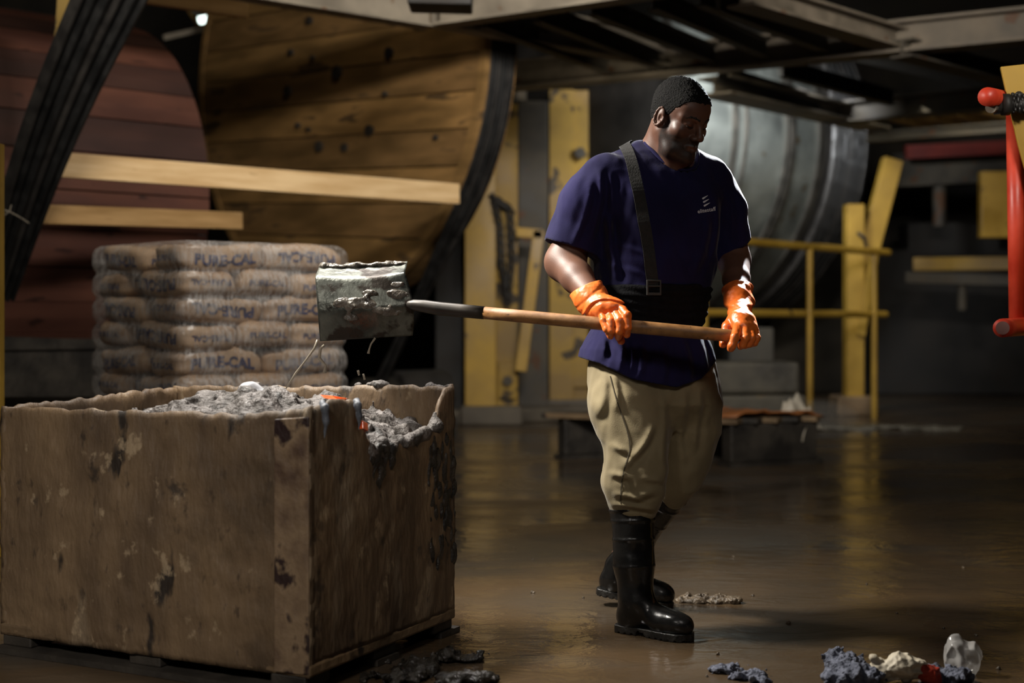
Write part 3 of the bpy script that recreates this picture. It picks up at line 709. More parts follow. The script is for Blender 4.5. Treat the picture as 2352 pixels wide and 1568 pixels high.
for s in (0.05, .45, .86):
    q = MB(); a = c_near+bu*s+Vector((0, 0, zz*.45)); q.bar(a, a+bv*EXT, .09, zz*.7); q.done('bearer', M['rotwood'], sp)
for i in range(6):
    q = MB(); a = c_near+bv*(.06+i*.165)+Vector((0, 0, zz-.02)); q.bar(a-bu*.02, a+bu*(EXT+.02), .11, .03); q.done('deck_board', M['rotwood'], sp)
# stretch film
def film_mat():
    m = bpy.data.materials.new('stretch_film'); m.use_nodes = True; n = m.node_tree.nodes; L = m.node_tree.links
    out = n['Material Output']; b = n['Principled BSDF']; b.inputs['Base Color'].default_value = (.62, .58, .54, 1); b.inputs['Roughness'].default_value = .2
    b.inputs['Specular IOR Level'].default_value = 1.0
    tr = n.new('ShaderNodeBsdfTransparent'); mx = n.new('ShaderNodeMixShader'); tc = n.new('ShaderNodeTexCoord')
    mp = n.new('ShaderNodeMapping'); mp.inputs['Scale'].default_value = (1, 1, .22); L.new(tc.outputs['Object'], mp.inputs[0])
    z1 = n.new('ShaderNodeTexNoise'); z1.inputs['Scale'].default_value = 75; z1.inputs['Detail'].default_value = 6; L.new(mp.outputs[0], z1.inputs[0])
    mp2 = n.new('ShaderNodeMapping'); mp2.inputs['Scale'].default_value = (1, 1, 2.2); L.new(tc.outputs['Object'], mp2.inputs[0])
    z2 = n.new('ShaderNodeTexNoise'); z2.inputs['Scale'].default_value = 4.5; z2.inputs['Detail'].default_value = 4; L.new(mp2.outputs[0], z2.inputs[0])
    mu = n.new('ShaderNodeMath'); mu.operation = 'MULTIPLY'; L.new(z1.outputs[0], mu.inputs[0]); L.new(z2.outputs[0], mu.inputs[1])
    r = n.new('ShaderNodeMapRange'); r.inputs[1].default_value = .18; r.inputs[2].default_value = .36; r.inputs[3].default_value = .10; r.inputs[4].default_value = .55
    L.new(mu.outputs[0], r.inputs[0]); L.new(r.outputs[0], mx.inputs[0]); L.new(tr.outputs[0], mx.inputs[1]); L.new(b.outputs[0], mx.inputs[2])
    bp = n.new('ShaderNodeBump'); bp.inputs['Strength'].default_value = .6; bp.inputs['Distance'].default_value = .0045; L.new(z1.outputs[0], bp.inputs['Height']); L.new(bp.outputs[0], b.inputs['Normal'])
    L.new(mx.outputs[0], out.inputs[0]); return m
V = []; Fq = []; nz = 96; npm = 160; cc = c_near+bu*(EXT/2)+bv*(EXT/2)
for k in range(nz+1):
    z_ = zb+(zt+.012-zb)*k/nz; ph = ((zt-z_)/SH) % 1.0; bul = -.016*abs(math.cos(math.pi*ph))**6*(1 if z_ < zt-.03 else 0)
    top = max(0, (z_-(zt-.05))/.062); rad = EXT/2+.026+bul-.035*top**3
    for i in range(npm):
        a = 2*math.pi*i/npm; ca, sa = math.cos(a), math.sin(a); e_ = 14.; m_ = (abs(ca)**e_+abs(sa)**e_)**(1/e_)
        nn = float(fbm(np.array(ca*3.), np.array(sa*3.), np.array(z_*9), 3, 3)); r_2 = rad/m_+nn*.006
        p = cc+bu*(ca*r_2)+bv*(sa*r_2); V.append((p.x, p.y, z_))
for k in range(nz):
    for i in range(npm): a = k*npm+i; b = k*npm+(i+1) % npm; Fq.append((a, b, b+npm, a+npm))
top0 = len(V)
for k in range(1, 9):
    s = 1-k/9
    for i in range(npm):
        p = Vector(V[nz*npm+i]); q_ = cc.copy(); q_.z = p.z; p2 = q_.lerp(p, s); p2.z += .012*(1-s)+.004*float(vnoise(np.array(p2.x*14), np.array(p2.y*14), np.array(0.)))
        V.append(tuple(p2))
for k in range(8):
    A0 = nz*npm if k == 0 else top0+(k-1)*npm; B0 = top0+k*npm
    for i in range(npm): Fq.append((A0+i, A0+(i+1) % npm, B0+(i+1) % npm, B0+i))
me = mesh_np('stretch_film', V, Fq)
tag(link('stretch_film', me, film_mat()), 'clear crinkled stretch film wrapped round the stack of paper sacks', 'film')
# ------------------------------------------------------------------ big fibreboard crate in the foreground
cm = mat('soiled_fibreboard', (74, 58, 42), (124, 102, 76), 3.4, .68, .55, bump=.5, bscale=42, stretch=(1.6, 1.6, .55), spots=(42, 34, 27), sscale=5.5, sthr=.63, lo=.3, hi=.7)
nt = cm.node_tree; bs = nt.nodes['Principled BSDF']; old = bs.inputs['Base Color'].links[0].from_socket
tcx = nt.nodes.new('ShaderNodeTexCoord')
def layer(sc, st, thr, col, wd=.07, amt=1.0):
    """one more family of stains"""
    global old
    mp = nt.nodes.new('ShaderNodeMapping'); mp.inputs['Scale'].default_value = st; nt.links.new(tcx.outputs['Object'], mp.inputs[0])
    z = nt.nodes.new('ShaderNodeTexNoise'); z.inputs['Scale'].default_value = sc; z.inputs['Detail'].default_value = 7; z.inputs['Roughness'].default_value = .62
    nt.links.new(mp.outputs[0], z.inputs[0]); mr = nt.nodes.new('ShaderNodeMapRange'); mr.inputs[1].default_value = thr; mr.inputs[2].default_value = thr+wd; mr.inputs[4].default_value = amt
    nt.links.new(z.outputs[0], mr.inputs[0]); x = nt.nodes.new('ShaderNodeMix'); x.data_type = 'RGBA'; nt.links.new(mr.outputs[0], x.inputs[0]); nt.links.new(old, x.inputs[6])
    x.inputs[7].default_value = srgb(col); nt.links.new(x.outputs[2], bs.inputs['Base Color']); old = x.outputs[2]
layer(3.2, (1.4, 1.4, .30), .57, (168, 152, 128), .14, .55)     # pale runs
layer(11, (1, 1, .8), .60, (158, 138, 110), .06, .75)           # pale flecks
layer(6, (1, 1, .8), .60, (40, 33, 28), .06, .8)
layer(24, (1, 1, .5), .60, (48, 38, 30), .08, .6)              # dark flecks
layer(2.0, (1, 1, 1.3), .56, (70, 56, 40), .1, .6)
NLc, NRc, FRc, FLc = Vector((-1.61, 4.48, 0)), Vector((-.56, 3.93, 0)), Vector((-.19, 4.71, 0)), Vector((-1.24, 5.26, 0))
ZB = .085
def topz(wall, s):
    """height of the worn rim along each wall, s from 0 to 1"""
    if wall == 'front': return float(np.interp(s, [0, .2, .5, .8, .93, 1], [.765, .768, .772, .774, .79, .80]))
    if wall == 'right': return float(np.interp(s, [0, .1, .14, .27, .30, .36, .42, .6, .8, .86, .90, .94, 1], [.80, .80, .815, .812, .78, .70, .655, .665, .67, .70, .78, .815, .822]))
    if wall == 'back': return float(np.interp(s, [0, .3, .7, 1], [.822, .812, .80, .79]))
    return float(np.interp(s, [0, .3, .6, 1], [.79, .785, .775, .765]))
def wall_mesh(name, A, B, wall, thick, nrm, n=90, m=44, bulge=.02, rough=.004):
    V = []; Fq = []
    for side in (0, 1):
        for j in range(m+1):
            for i in range(n+1):
                s = i/n; t = j/m; zt_ = topz(wall, s)+.006*float(vnoise(np.array(s*38.), np.array(0.), np.array(3.+len(wall))))
                zb0 = .052 if wall == 'front' else ZB; z_ = zb0+(zt_-zb0)*t; p = A.lerp(B, s)
                bu_ = bulge*math.sin(math.pi*s)*math.sin(math.pi*(.15+.8*t))
                nn = rough*float(fbm(np.array(s*22.), np.array(z_*20.), np.array(side*9.+len(wall)), 3, 2))
                rnd_ = -.006*max(0, (t-.975)/.025)
                q = p+nrm*(bu_+(nn+rnd_ if side == 0 else -thick-nn-rnd_)); V.append((q.x, q.y, z_))
    N = (n+1)*(m+1); W = n+1
    for side in (0, 1):
        for j in range(m):
            for i in range(n):
                a = side*N+j*W+i; f = (a, a+1, a+W+1, a+W); Fq.append(f if side == 0 else f[::-1])
    for i in range(n): Fq.append((m*W+i, m*W+i+1, N+m*W+i+1, N+m*W+i)); Fq.append((i+1, i, N+i, N+i+1))
    for j in range(m): Fq.append((j*W, (j+1)*W, N+(j+1)*W, N+j*W)); Fq.append(((j+1)*W+n, j*W+n, N+j*W+n, N+(j+1)*W+n))
    me = mesh_np(name, V, Fq); return me
cr = thing('crate', 'big stained fibreboard crate full of grey sludge in the left foreground', 'crate', (-.9, 4.6, 0))
def outn(A, B):
    d = (B-A).normalized(); return Vector((d.y, -d.x, 0))
link('front_panel', wall_mesh('front_panel', NLc, NRc, 'front', .022, outn(NLc, NRc), bulge=.018), cm, cr)
link('side_panel', wall_mesh('side_panel', NRc, FRc, 'right', .022, outn(NRc, FRc), bulge=.006, rough=.003), cm, cr)
link('back_panel', wall_mesh('back_panel', FRc, FLc, 'back', .022, outn(FRc, FLc), bulge=.01), cm, cr)
link('side_panel', wall_mesh('side_panel', FLc, NLc, 'left', .022, outn(FLc, NLc), bulge=.01), cm, cr)
# overlapping corner joint of the front
nf_ = outn(NLc, NRc); A = NLc.lerp(NRc, .905)+nf_*.012; Bq = NRc+nf_*.004
q = MB(); d_ = (Bq-A)
q.hull([A+Vector((0, 0, .06)), Bq+Vector((0, 0, .06)), Bq+Vector((0, 0, .775)), A+Vector((0, 0, .765)), A-nf_*.02+Vector((0, 0, .06)), Bq-nf_*.02+Vector((0, 0, .06)), Bq-nf_*.02+Vector((0, 0, .775)), A-nf_*.02+Vector((0, 0, .765))],
       [(0, 1, 2, 3), (7, 6, 5, 4), (0, 4, 5, 1), (1, 5, 6, 2), (2, 6, 7, 3), (3, 7, 4, 0)])
q.done('corner_flap', mat('mottled_board', (78, 58, 44), (140, 118, 92), 9, .6, .45, bump=.8, bscale=26, stretch=(1, 1, .8), spots=(46, 32, 30), sscale=9, sthr=.56, lo=.35, hi=.6), cr, bevel=.004)
# floor of the crate and its pallet base
q = MB(); z1 = Vector((0, 0, .052)); z2 = Vector((0, 0, .088)); g_ = .012
cen = (NLc+FRc)/2; ex = [c+(c-cen).normalized()*.004 for c in (NLc, NRc, FRc, FLc)]
q.hull([c+z1 for c in ex]+[c+z2 for c in ex], [(0, 1, 2, 3), (7, 6, 5, 4), (0, 4, 5, 1), (1, 5, 6, 2), (2, 6, 7, 3), (3, 7, 4, 0)]); q.done('base_board', M['rotwood'], cr, bevel=.008)
for s in (.06, .5, .94):
    for t in (.07, .5, .93):
        q = MB(); p = (NLc.lerp(NRc, s)).lerp(FLc.lerp(FRc, s), t); q.box((p.x, p.y, .036), (.12, .12, .034), math.atan2(NRc.y-NLc.y, NRc.x-NLc.x))
        q.done('foot_block', M['blackwood'], cr, bevel=.005)
for t in (.03, .5, .97):
    q = MB(); a = NLc.lerp(FLc, t)+Vector((0, 0, .01)); b = NRc.lerp(FRc, t)+Vector((0, 0, .01)); q.bar(a, b, .12, .018); q.done('foot_board', M['blackwood'], cr)

# sludge filling and spill
slm = mat('grey_sludge', (62, 57, 53), (116, 110, 106), 14, .75, .42, bump=1.6, bscale=55, spots=(44, 40, 36), sscale=16, sthr=.6, detail=9, spec=.35)
def bil(s, t): return (NLc.lerp(NRc, s)).lerp(FLc.lerp(FRc, s), t)
S = SDF((-1.62, .0, .011), (3.84, 5.3, .011), (.45, .90, .009))
def heap(X, Y, Z):
    # local crate coordinates
    ux, uy = (NRc-NLc).x, (NRc-NLc).y; vx, vy = (FLc-NLc).x, (FLc-NLc).y; det = ux*vy-uy*vx
    s = ((X-NLc.x)*vy-(Y-NLc.y)*vx)/det; t = (ux*(Y-NLc.y)-uy*(X-NLc.x))/det
    h = .70+.118*np.exp(-((s-.66)**2/.08+(t-.40)**2/.16))+.02*np.exp(-((s-.3)**2/.03+(t-.4)**2/.1))
    h = h-.055*np.clip((s-.80)/.2, 0, 1)*(1+.6*np.clip((.5-t)/.3, 0, 1))
    n = fbm(X*9, Y*9, Z*5, 3, 7)*.03+(1-np.abs(fbm(X*26, Y*26, Z*22, 3, 17)))*.022-.012
    d = (Z-h-n)*.75
    wall = np.maximum(np.maximum(.018-s, s-.982)*1.18, np.maximum(.022-t, t-.978)*.85)
    return np.maximum(d, wall)
S.all(heap, .004, 'u')
dr0 = random.Random(21)
# spill over the broken edge of the right side
nr_ = outn(NRc, FRc)
def onr(s, z_, o_=0): p = NRc.lerp(FRc, s)+nr_*o_; return (p.x, p.y, z_)
for s, z_, r in ((.38, .655, .03), (.42, .645, .032), (.47, .65, .030), (.53, .658, .028), (.60, .662, .026), (.67, .665, .026), (.74, .67, .028), (.80, .675, .032), (.85, .69, .032), (.89, .72, .026)):
    pass
S.chain([onr(s, z_-.006, -.016) for s, z_ in ((.36, .70), (.385, .66), (.42, .65), (.5, .655), (.6, .665), (.7, .67), (.8, .68), (.86, .70), (.89, .75))], [.014, .02, .023, .021, .018, .020, .022, .022, .014], .02)
for i in range(40):
    s = dr0.uniform(.38, .88); z_ = float(np.interp(s, [.38, .45, .8, .88], [.65, .655, .685, .71])); S.ell(onr(s, z_+dr0.uniform(-.03, .012), -.012+dr0.uniform(-.02, .012)), (.012, .012, .010), k=.008)
S.all(lambda X, Y, Z: fbm(X*26, Y*26, Z*26, 3, 9)*.011, op='+')
tag(link('sludge', S.mesh('sludge'), slm), 'lumpy grey fibre sludge heaped inside the big crate', 'sludge', kind='stuff')
# drips and crusts that run down the outside of the right panel
S = SDF((-.52, -.02, .006), (3.95, 4.85, .006), (.16, .88, .007))
dr_ = random.Random(8)
for s, zt_, zb_, r in ((.39, .68, .60, .014), (.435, .68, .50, .015), (.47, .67, .55, .018), (.41, .66, .56, .012), (.52, .67, .60, .02), (.83, .66, .42, .013), (.80, .65, .36, .012), (.86, .64, .40, .012), (.90, .66, .44, .010), (.93, .62, .30, .011), (.965, .66, .24, .010), (.985, .60, .30, .009)):
    p = [onr(s+dr_.uniform(-.008, .008)*i, zt_-.02+(zb_-zt_)*i/5, -.004) for i in range(6)]
    S.chain(p, [r*.9, r*.75, r*.65, r*.6, r*.5, r*.3], .012)
for i in range(26):
    s = dr_.uniform(.80, 1.0); z_ = dr_.uniform(.25, .66); S.ell(onr(s, z_, -.004), (.012, .012, .03), k=.012)
S.all(lambda X, Y, Z: fbm(X*60, Y*60, Z*40, 2, 3)*.0035, op='+')
tag(link('sludge_run', S.mesh('sludge_run'), mat('dark_sludge', (22, 20, 18), (54, 49, 44), 20, .6, .35, bump=1.2, bscale=60)), 'dark crusted sludge running down the outside of the crate at its broken edge', 'sludge', kind='stuff')
# crumbs on the back rim
S = SDF((-.6, -.1, .004), (4.55, 5.1, .004), (.78, .90, .004))
for s, r in ((.25, .020), (.28, .014), (.225, .012), (.05, .012), (.02, .012), (.08, .016), (.32, .012)):
    p = FRc.lerp(FLc, s); S.ell((p.x, p.y, .812+r*.3), (r*1.1, r*1.0, r*.9), k=.015)
S.all(lambda X, Y, Z: fbm(X*70, Y*70, Z*70, 2, 4)*.004, op='+')
tag(link('sludge_lump', S.mesh('sludge_lump'), slm), 'small lumps of sludge stuck on the back rim of the crate', 'sludge', kind='stuff')
# things on the heap
S = SDF((-1.05, -.75, .004), (4.22, 4.56, .004), (.74, .92, .004)); pc = P(573, 897, 4.36)
S.ell(pc, (.036, .03, .030), k=.01).ell(pc+Vector((.03, 0, -.01)), (.03, .025, .018), k=.02).ell(pc+Vector((-.02, 0, -.018)), (.03, .03, .018), k=.01)
S.all(lambda X, Y, Z: np.abs(fbm(X*24, Y*24, Z*24, 2, 4))*.006, op='+')
tag(link('plastic_lump', S.mesh('plastic_lump'), mat('milky_plastic', (176, 176, 180), (222, 222, 228), 14, .25, bump=.2)), 'pale crumpled plastic lump lying on the sludge in the crate', 'plastic')
og = mat('orange_scrap', (196, 76, 28), (236, 108, 44), 12, .3)
for k, (pts, lab) in enumerate(((((734, 906), (762, 908), (797, 914), (786, 924), (764, 920), (745, 914)), 'torn orange scrap lying on top of the sludge heap'),
                               (((823, 962), (834, 966), (834, 984), (826, 984)), 'small orange scrap at the notch in the side of the crate'))):
    Yd = 4.32 if k == 0 else 4.14
    q = MB(); top = [P(x, y, Yd+.03*math.sin(i*2.)) for i, (x, y) in enumerate(pts)]; bo = [p+Vector((.01, .05, -.012)) for p in top]; n = len(top)
    q.hull(top+bo, [tuple(range(n)), tuple(range(2*n-1, n-1, -1))]+[(i, (i+1) % n, (i+1) % n+n, i+n) for i in range(n)])
    tag(q.done('orange_scrap', og, bevel=.002), lab, 'scrap')
# grey rag hung over the rim
S = SDF((-.60, -.36, .004), (3.85, 4.25, .004), (.62, .86, .004))
for (px, y0, y1, Y) in ((745, 930, 1005, 3.985), (823, 925, 985, 4.13)):
    S.chain([P(px-4, y0-4, Y+.03), P(px, y0+6, Y-.012), P(px+5, (y0+y1)/2, Y-.012), P(px+1, y1, Y-.010)], [.010, .010, .008, .005], .01)
S.all(lambda X, Y, Z: fbm(X*60, Y*60, Z*30, 2, 4)*.003, op='+')
tag(link('rag_strip', S.mesh('rag_strip'), mat('slate_rag', (58, 62, 70), (104, 108, 116), 18, .5, bump=.6)), 'slate grey strips of wet rag over the near rim of the crate', 'rag', kind='stuff')

# ------------------------------------------------------------------ floor debris
def lump(name, label, cat, c, r, m, seed, res=.005, amp=.02, fr=22, group=None, parts=5, flat=.7):
    rr = random.Random(seed); c = Vector(c); S = SDF((c.x-r*2.4, c.x+r*2.4, res), (c.y-r*2.0, c.y+r*2.0, res), (-.02, r*2.4, res))
    for i in range(parts):
        k = rr.uniform(.45, .8)*r; S.ell((c.x+rr.uniform(-1, 1)*r, c.y+rr.uniform(-.7, .7)*r, k*flat*.75), (k, k*.9, k*flat), k=.02)
    S.all(lambda X, Y, Z: fbm(X*fr, Y*fr, Z*fr, 3, seed)*amp, op='+')
    S.all(lambda X, Y, Z: -(Z-.0005)+X*0+Y*0, .002, 'i')
    return tag(link(name, S.mesh(name), m), label, cat, group)
wool = mat('blue_grey_pulp', (58, 62, 76), (112, 116, 132), 40, .75, bump=1.4, bscale=90, detail=9)
for k, (px, py, r, lab) in enumerate(((1925, 1532, .055, 'blue grey clump of wet pulp on the floor left of the white glove'), (1670, 1542, .03, 'small flat scrap of blue grey pulp nearest the boots'),
                                      (1712, 1560, .042, 'flat blue grey pulp patch at the bottom edge, right of the small scrap'), (1965, 1572, .06, 'blue grey pulp lying just below the white glove'), (2172, 1560, .055, 'blue grey pulp under the clear crumpled bag'), (1935, 1560, .03, 'narrow neck of blue grey pulp below the clump'))):
    g = G(px, py); lump('pulp_clump', lab, 'pulp', g, r, wool, 3+k, .0035, .012, 55, 'pulp clumps on the floor', flat=.32 if k in (1, 2) else .7)
# white glove with red cuff
wg = mat('soiled_white_glove', (168, 156, 134), (214, 204, 184), 9, .6, bump=.4, bscale=60)
g = G(2060, 1570); S = SDF((g.x-.14, g.x+.13, .003), (g.y-.08, g.y+.10, .003), (-.005, .10, .003))
tpt = lambda px, py, dy=0: Vector(((px-1176)/F*(g.y+dy), g.y+dy, max(.012, H-(py-HOR)/F*(g.y+dy))))
S.chain([tpt(2110, 1535), tpt(2070, 1528), tpt(2030, 1538)], [.028, .034, .03], .02)
for a, b, r in (((2030, 1530), (2006, 1510), .012), ((2025, 1540), (2002, 1535), .012), ((2025, 1550), (2006, 1556), .012), ((2040, 1555), (2020, 1568), .011), ((2070, 1540), (2082, 1560), .012)):
    S.cap(tpt(*a), tpt(*b), r, r*.9, .012)
S.all(lambda X, Y, Z: np.abs(fbm(X*40, Y*40, Z*40, 2, 6))*.010-.003, op='+')
gl = thing('work_glove', 'soiled white work glove with a red cuff lying at the bottom right', 'glove', (g.x, g.y, 0))
link('glove_body', S.mesh('glove_body'), wg, gl)
S = SDF((g.x, g.x+.18, .003), (g.y-.08, g.y+.10, .003), (-.005, .10, .003))
S.chain([tpt(2116, 1540), tpt(2140, 1552)], [.027, .03], .01); S.all(lambda X, Y, Z: np.abs(fbm(X*40, Y*40, Z*40, 2, 8))*.010-.003, op='+')
link('cuff', S.mesh('cuff'), mat('brick_red_cuff', (150, 44, 28), (190, 62, 38), 20, .6), gl)
# clear bag
pb = bpy.data.materials.new('clear_plastic'); pb.use_nodes = True; n = pb.node_tree.nodes; b = n['Principled BSDF']; b.inputs['Base Color'].default_value = (.7, .68, .66, 1); b.inputs['Roughness'].default_value = .15
b.inputs['Alpha'].default_value = .42
g = G(2205, 1548); S = SDF((g.x-.09, g.x+.09, .0035), (g.y-.08, g.y+.08, .0035), (-.005, .15, .0035))
S.ell((g.x+.005, g.y, .045), (.05, .04, .055), k=.02).ell((g.x-.005, g.y, .09), (.028, .03, .03), k=.02).ell((g.x+.03, g.y, .05), (.03, .03, .04), k=.02)
S.all(lambda X, Y, Z: np.abs(fbm(X*24, Y*24, Z*18, 2, 16))*.028-.006, op='+')
tag(link('plastic_bag', S.mesh('plastic_bag'), pb), 'crumpled clear plastic bag standing at the bottom right', 'bag')
mud = mat('wet_mud', (70, 60, 48), (116, 102, 84), 26, .4, .25, bump=1.2, bscale=60)
g = G(1628, 1382); S = SDF((g.x-.13, g.x+.14, .004), (g.y-.1, g.y+.1, .004), (-.01, .05, .004))
for i in range(11):
    S.ell((g.x-.09+.018*i, g.y+.02*math.sin(i*1.7), .006), (.028, .03, .016+.004*math.sin(i*2.)), k=.012)
S.all(lambda X, Y, Z: fbm(X*60, Y*60, Z*60, 3, 6)*.008, op='+')
tag(link('mud_patch', S.mesh('mud_patch'), mud), 'wet mud lump on the floor at the toe of the rear boot', 'mud')
for k, (px, py, r, lab) in enumerate(((1000, 1530, .09, 'black wet muck on the floor at the right foot of the crate'), (1075, 1560, .07, 'black wet muck at the bottom edge, right of the crate'), (925, 1566, .07, 'black wet muck under the near corner of the crate'))):
    lump('muck_heap', lab, 'muck', G(px, py), r, mat('black_muck%d' % k, (22, 20, 18), (56, 52, 46), 20, .3, .15, bump=1.5, bscale=60), 30+k, .006, .02, 30, 'muck by the crate', flat=.22)
for k in range(18):
    x, y = rnd.uniform(-.1, 2.2), rnd.uniform(4.1, 6.2); r = rnd.uniform(.002, .005)
    if k == 0:
        S = SDF((-.012, .012, .0015), (-.012, .012, .0015), (-.002, .012, .0015)); S.ell((0, 0, .003), (.007, .005, .004)); S.all(lambda X, Y, Z: fbm(X*200, Y*200, Z*200, 2, 1)*.003, op='+'); cme = S.mesh('crumb'); cme.materials.append(mud)
    o_ = bpy.data.objects.new('crumb', cme); C.objects.link(o_); o_.location = (x, y, 0); o_.rotation_euler = (0, 0, k); o_.scale = (r/.004,)*3
    tag(o_, 'tiny crumb of dried sludge scattered on the wet floor', 'crumb', 'crumbs on the floor')
# splash of water far back
g = G(1905, 985); S = SDF((g.x-.7, g.x+1.3, .025), (g.y-.5, g.y+.5, .025), (-.02, .3, .012))
for i in range(34):
    S.ell((g.x+rnd.uniform(-.4, 1.1), g.y+rnd.uniform(-.2, .2), .01), (rnd.uniform(.05, .2), .04, rnd.uniform(.006, .02)), k=.03)
S.all(lambda X, Y, Z: fbm(X*9, Y*12, Z*40, 3, 6)*.014, op='+')
wsp = mat('foamy_water', (92, 88, 80), (132, 128, 118), 12, .25, .5, bump=.6, bscale=30)
tag(link('water_splash', S.mesh('water_splash'), wsp), 'splash of foamy water on the floor below the yellow braced frame', 'water', kind='stuff')
vm = bpy.data.materials.new('fine_spray'); vm.use_nodes = True; n = vm.node_tree.nodes; n.remove(n['Principled BSDF']); vsn = n.new('ShaderNodeVolumeScatter'); vsn.inputs['Density'].default_value = .5; vsn.inputs['Color'].default_value = (.9, .9, .88, 1)
vm.node_tree.links.new(vsn.outputs[0], n['Material Output'].inputs['Volume'])
S = SDF((g.x-.7, g.x+.7, .04), (g.y-.6, g.y+.6, .04), (-.02, .5, .03)); S.ell((g.x-.05, g.y, .1), (.32, .3, .16)).ell((g.x-.2, g.y, .12), (.28, .25, .12), k=.1)
tag(link('water_spray', S.mesh('water_spray'), vm), 'faint fine spray hanging over the splash on the floor', 'spray', kind='stuff')
# ------------------------------------------------------------------ shovel
YS = 4.52
def SH_(px, off=0.0):       # a point on the shaft axis
    return P(px, 718+(px-1110)*53/570.+off, YS if px > 1400 else YS+(1400-px)*.0004)
sh = thing('shovel', 'square mouthed steel shovel with a wooden shaft held level by the man', 'shovel', SH_(1250))
S_r = .0205
q = MB(); q.tube([SH_(x) for x in (1108, 1200, 1300, 1400, 1500, 1600, 1690, 1702)], [S_r*.98, S_r, S_r, S_r*1.02, S_r*1.02, S_r, S_r*.96, S_r*.7], 20)
q.done('wooden_shaft', mat('worn_ash_shaft', (122, 84, 46), (160, 114, 66), 3, .42, .6, bump=.15, bscale=60, stretch=(9, 9, 14), spots=(96, 66, 38), sscale=8, sthr=.64), sh, smooth=True)
bl = P(948, 700, 4.705); bm_ = mat('wet_steel_blade', (50, 52, 48), (104, 106, 98), 7, .26, .5, metal=.7, bump=.6, bscale=22, stretch=(1, 1, 1), spots=(44, 38, 32), sscale=9, sthr=.50)
sk_ = MB(); sk_.tube([SH_(1112), SH_(1060), SH_(1010), P(975, 703, 4.69), P(950, 700, 4.70), P(925, 698, 4.71)], [.0215, .022, .0225, .021, .018, .008], 18); sk_.done('socket', mat('black_socket', (34, 32, 30), (62, 56, 50), 9, .35, .5, metal=.4), sh, smooth=True)
V = []; Fq = []; nu, nv = 40, 34
def blade(s, t):
    """s 0 at the lip on the left, 1 at the tail; t 0 bottom to 1 top"""
    x0_, y0_ = 735+(948-735)*s, 783-13*s; x1_ = 724+(930-724)*s; y1_ = 634-8*s+10*math.sin(math.pi*s)
    tt = t/.84
    if t <= .84:
        px, py = x0_+(x1_-x0_)*tt, y0_+(y1_-y0_)*tt; d = 0
        px += (10*math.sin(math.pi*tt)*max(0, (s-.85)/.15)); Y = 4.74-.03*math.sin(math.pi*tt)-.012*math.sin(math.pi*s)
        return P(px, py, Y)
    k = (t-.84)/.16; base = blade(s, .84)
    return base+Vector((0, .11*k, 0.028*k+.012*k*k+(.012*math.sin(math.pi*s))*k))
for j in range(nv+1):
    for i in range(nu+1):
        s, t = i/nu, j/nv; p = blade(s, t); V.append((p.x, p.y-.004*math.exp(-((t-.42)/.1)**2)*max(0, (s-.3))*6*.8, p.z))
for j in range(nv):
    for i in range(nu): a = j*(nu+1)+i; Fq.append((a, a+1, a+nu+2, a+nu+1))
o_ = link('blade', mesh_np('blade', V, Fq), bm_, sh); md_ = o_.modifiers.new('s', 'SOLIDIFY'); md_.thickness = .004; md_.offset = 0
# lumps of wet sludge clinging to the blade
S = SDF((-.66, -.30, .004), (4.62, 4.92, .004), (.94, 1.28, .004))
for s, t, r in ((.3, .5, .03), (.42, .47, .03), (.5, .5, .028), (.7, .42, .03), (.8, .36, .026), (.88, .55, .03), (.92, .45, .022), (.6, .62, .022), (.35, .3, .02), (.9, .7, .02)):
    S.ell(blade(s, t), (r*1.3, .010, r*.7), k=.012)
for s in np.linspace(.05, .95, 15): S.ell(blade(s, .985), (.016, .02, .008+.004*math.sin(s*19)), k=.01)
S.all(lambda X, Y, Z: fbm(X*50, Y*50, Z*60, 3, 6)*.005, op='+')
tag(link('sludge_smear', S.mesh('sludge_smear'), mat('wet_smear', (58, 52, 46), (108, 102, 92), 20, .12, .3, bump=1, bscale=50)), 'wet sludge clinging to the back of the raised shovel blade', 'sludge', kind='stuff')
wat = bpy.data.materials.new('dirty_water'); wat.use_nodes = True; b = wat.node_tree.nodes['Principled BSDF']; b.inputs['Base Color'].default_value = srgb((176, 166, 150)); b.inputs['Roughness'].default_value = .08; b.inputs['Transmission Weight'].default_value = .45; b.inputs['IOR'].default_value = 1.33
for k, (pts, rs, lab) in enumerate((
    ([(862, 776), (852, 790), (848, 802), (846, 812)], [.004, .003, .003, .005], 'water drip falling from the middle of the shovel blade'),
    ([(745, 792), (736, 800), (733, 822), (748, 840), (745, 856)], [.004, .005, .006, .004, .007], 'twisting water drip just below the left end of the shovel blade'),
    ([(730, 780), (722, 800), (700, 830), (680, 856), (655, 895)], [.005, .004, .003, .004, .002], 'long thin water thread trailing left from the blade into the crate'),
    ([(822, 850), (825, 862)], [.004, .004], 'short drip to the right of the stack under the blade'),
    ([(834, 858), (838, 872)], [.003, .004], 'lowest short drip to the right of the stack'))):
    q = MB(); P_ = [P(x, y, 4.72) for x, y in pts]; q.tube(P_, rs, 8); tag(q.done('water_drip', wat, smooth=True), lab, 'water', 'drips from the shovel')

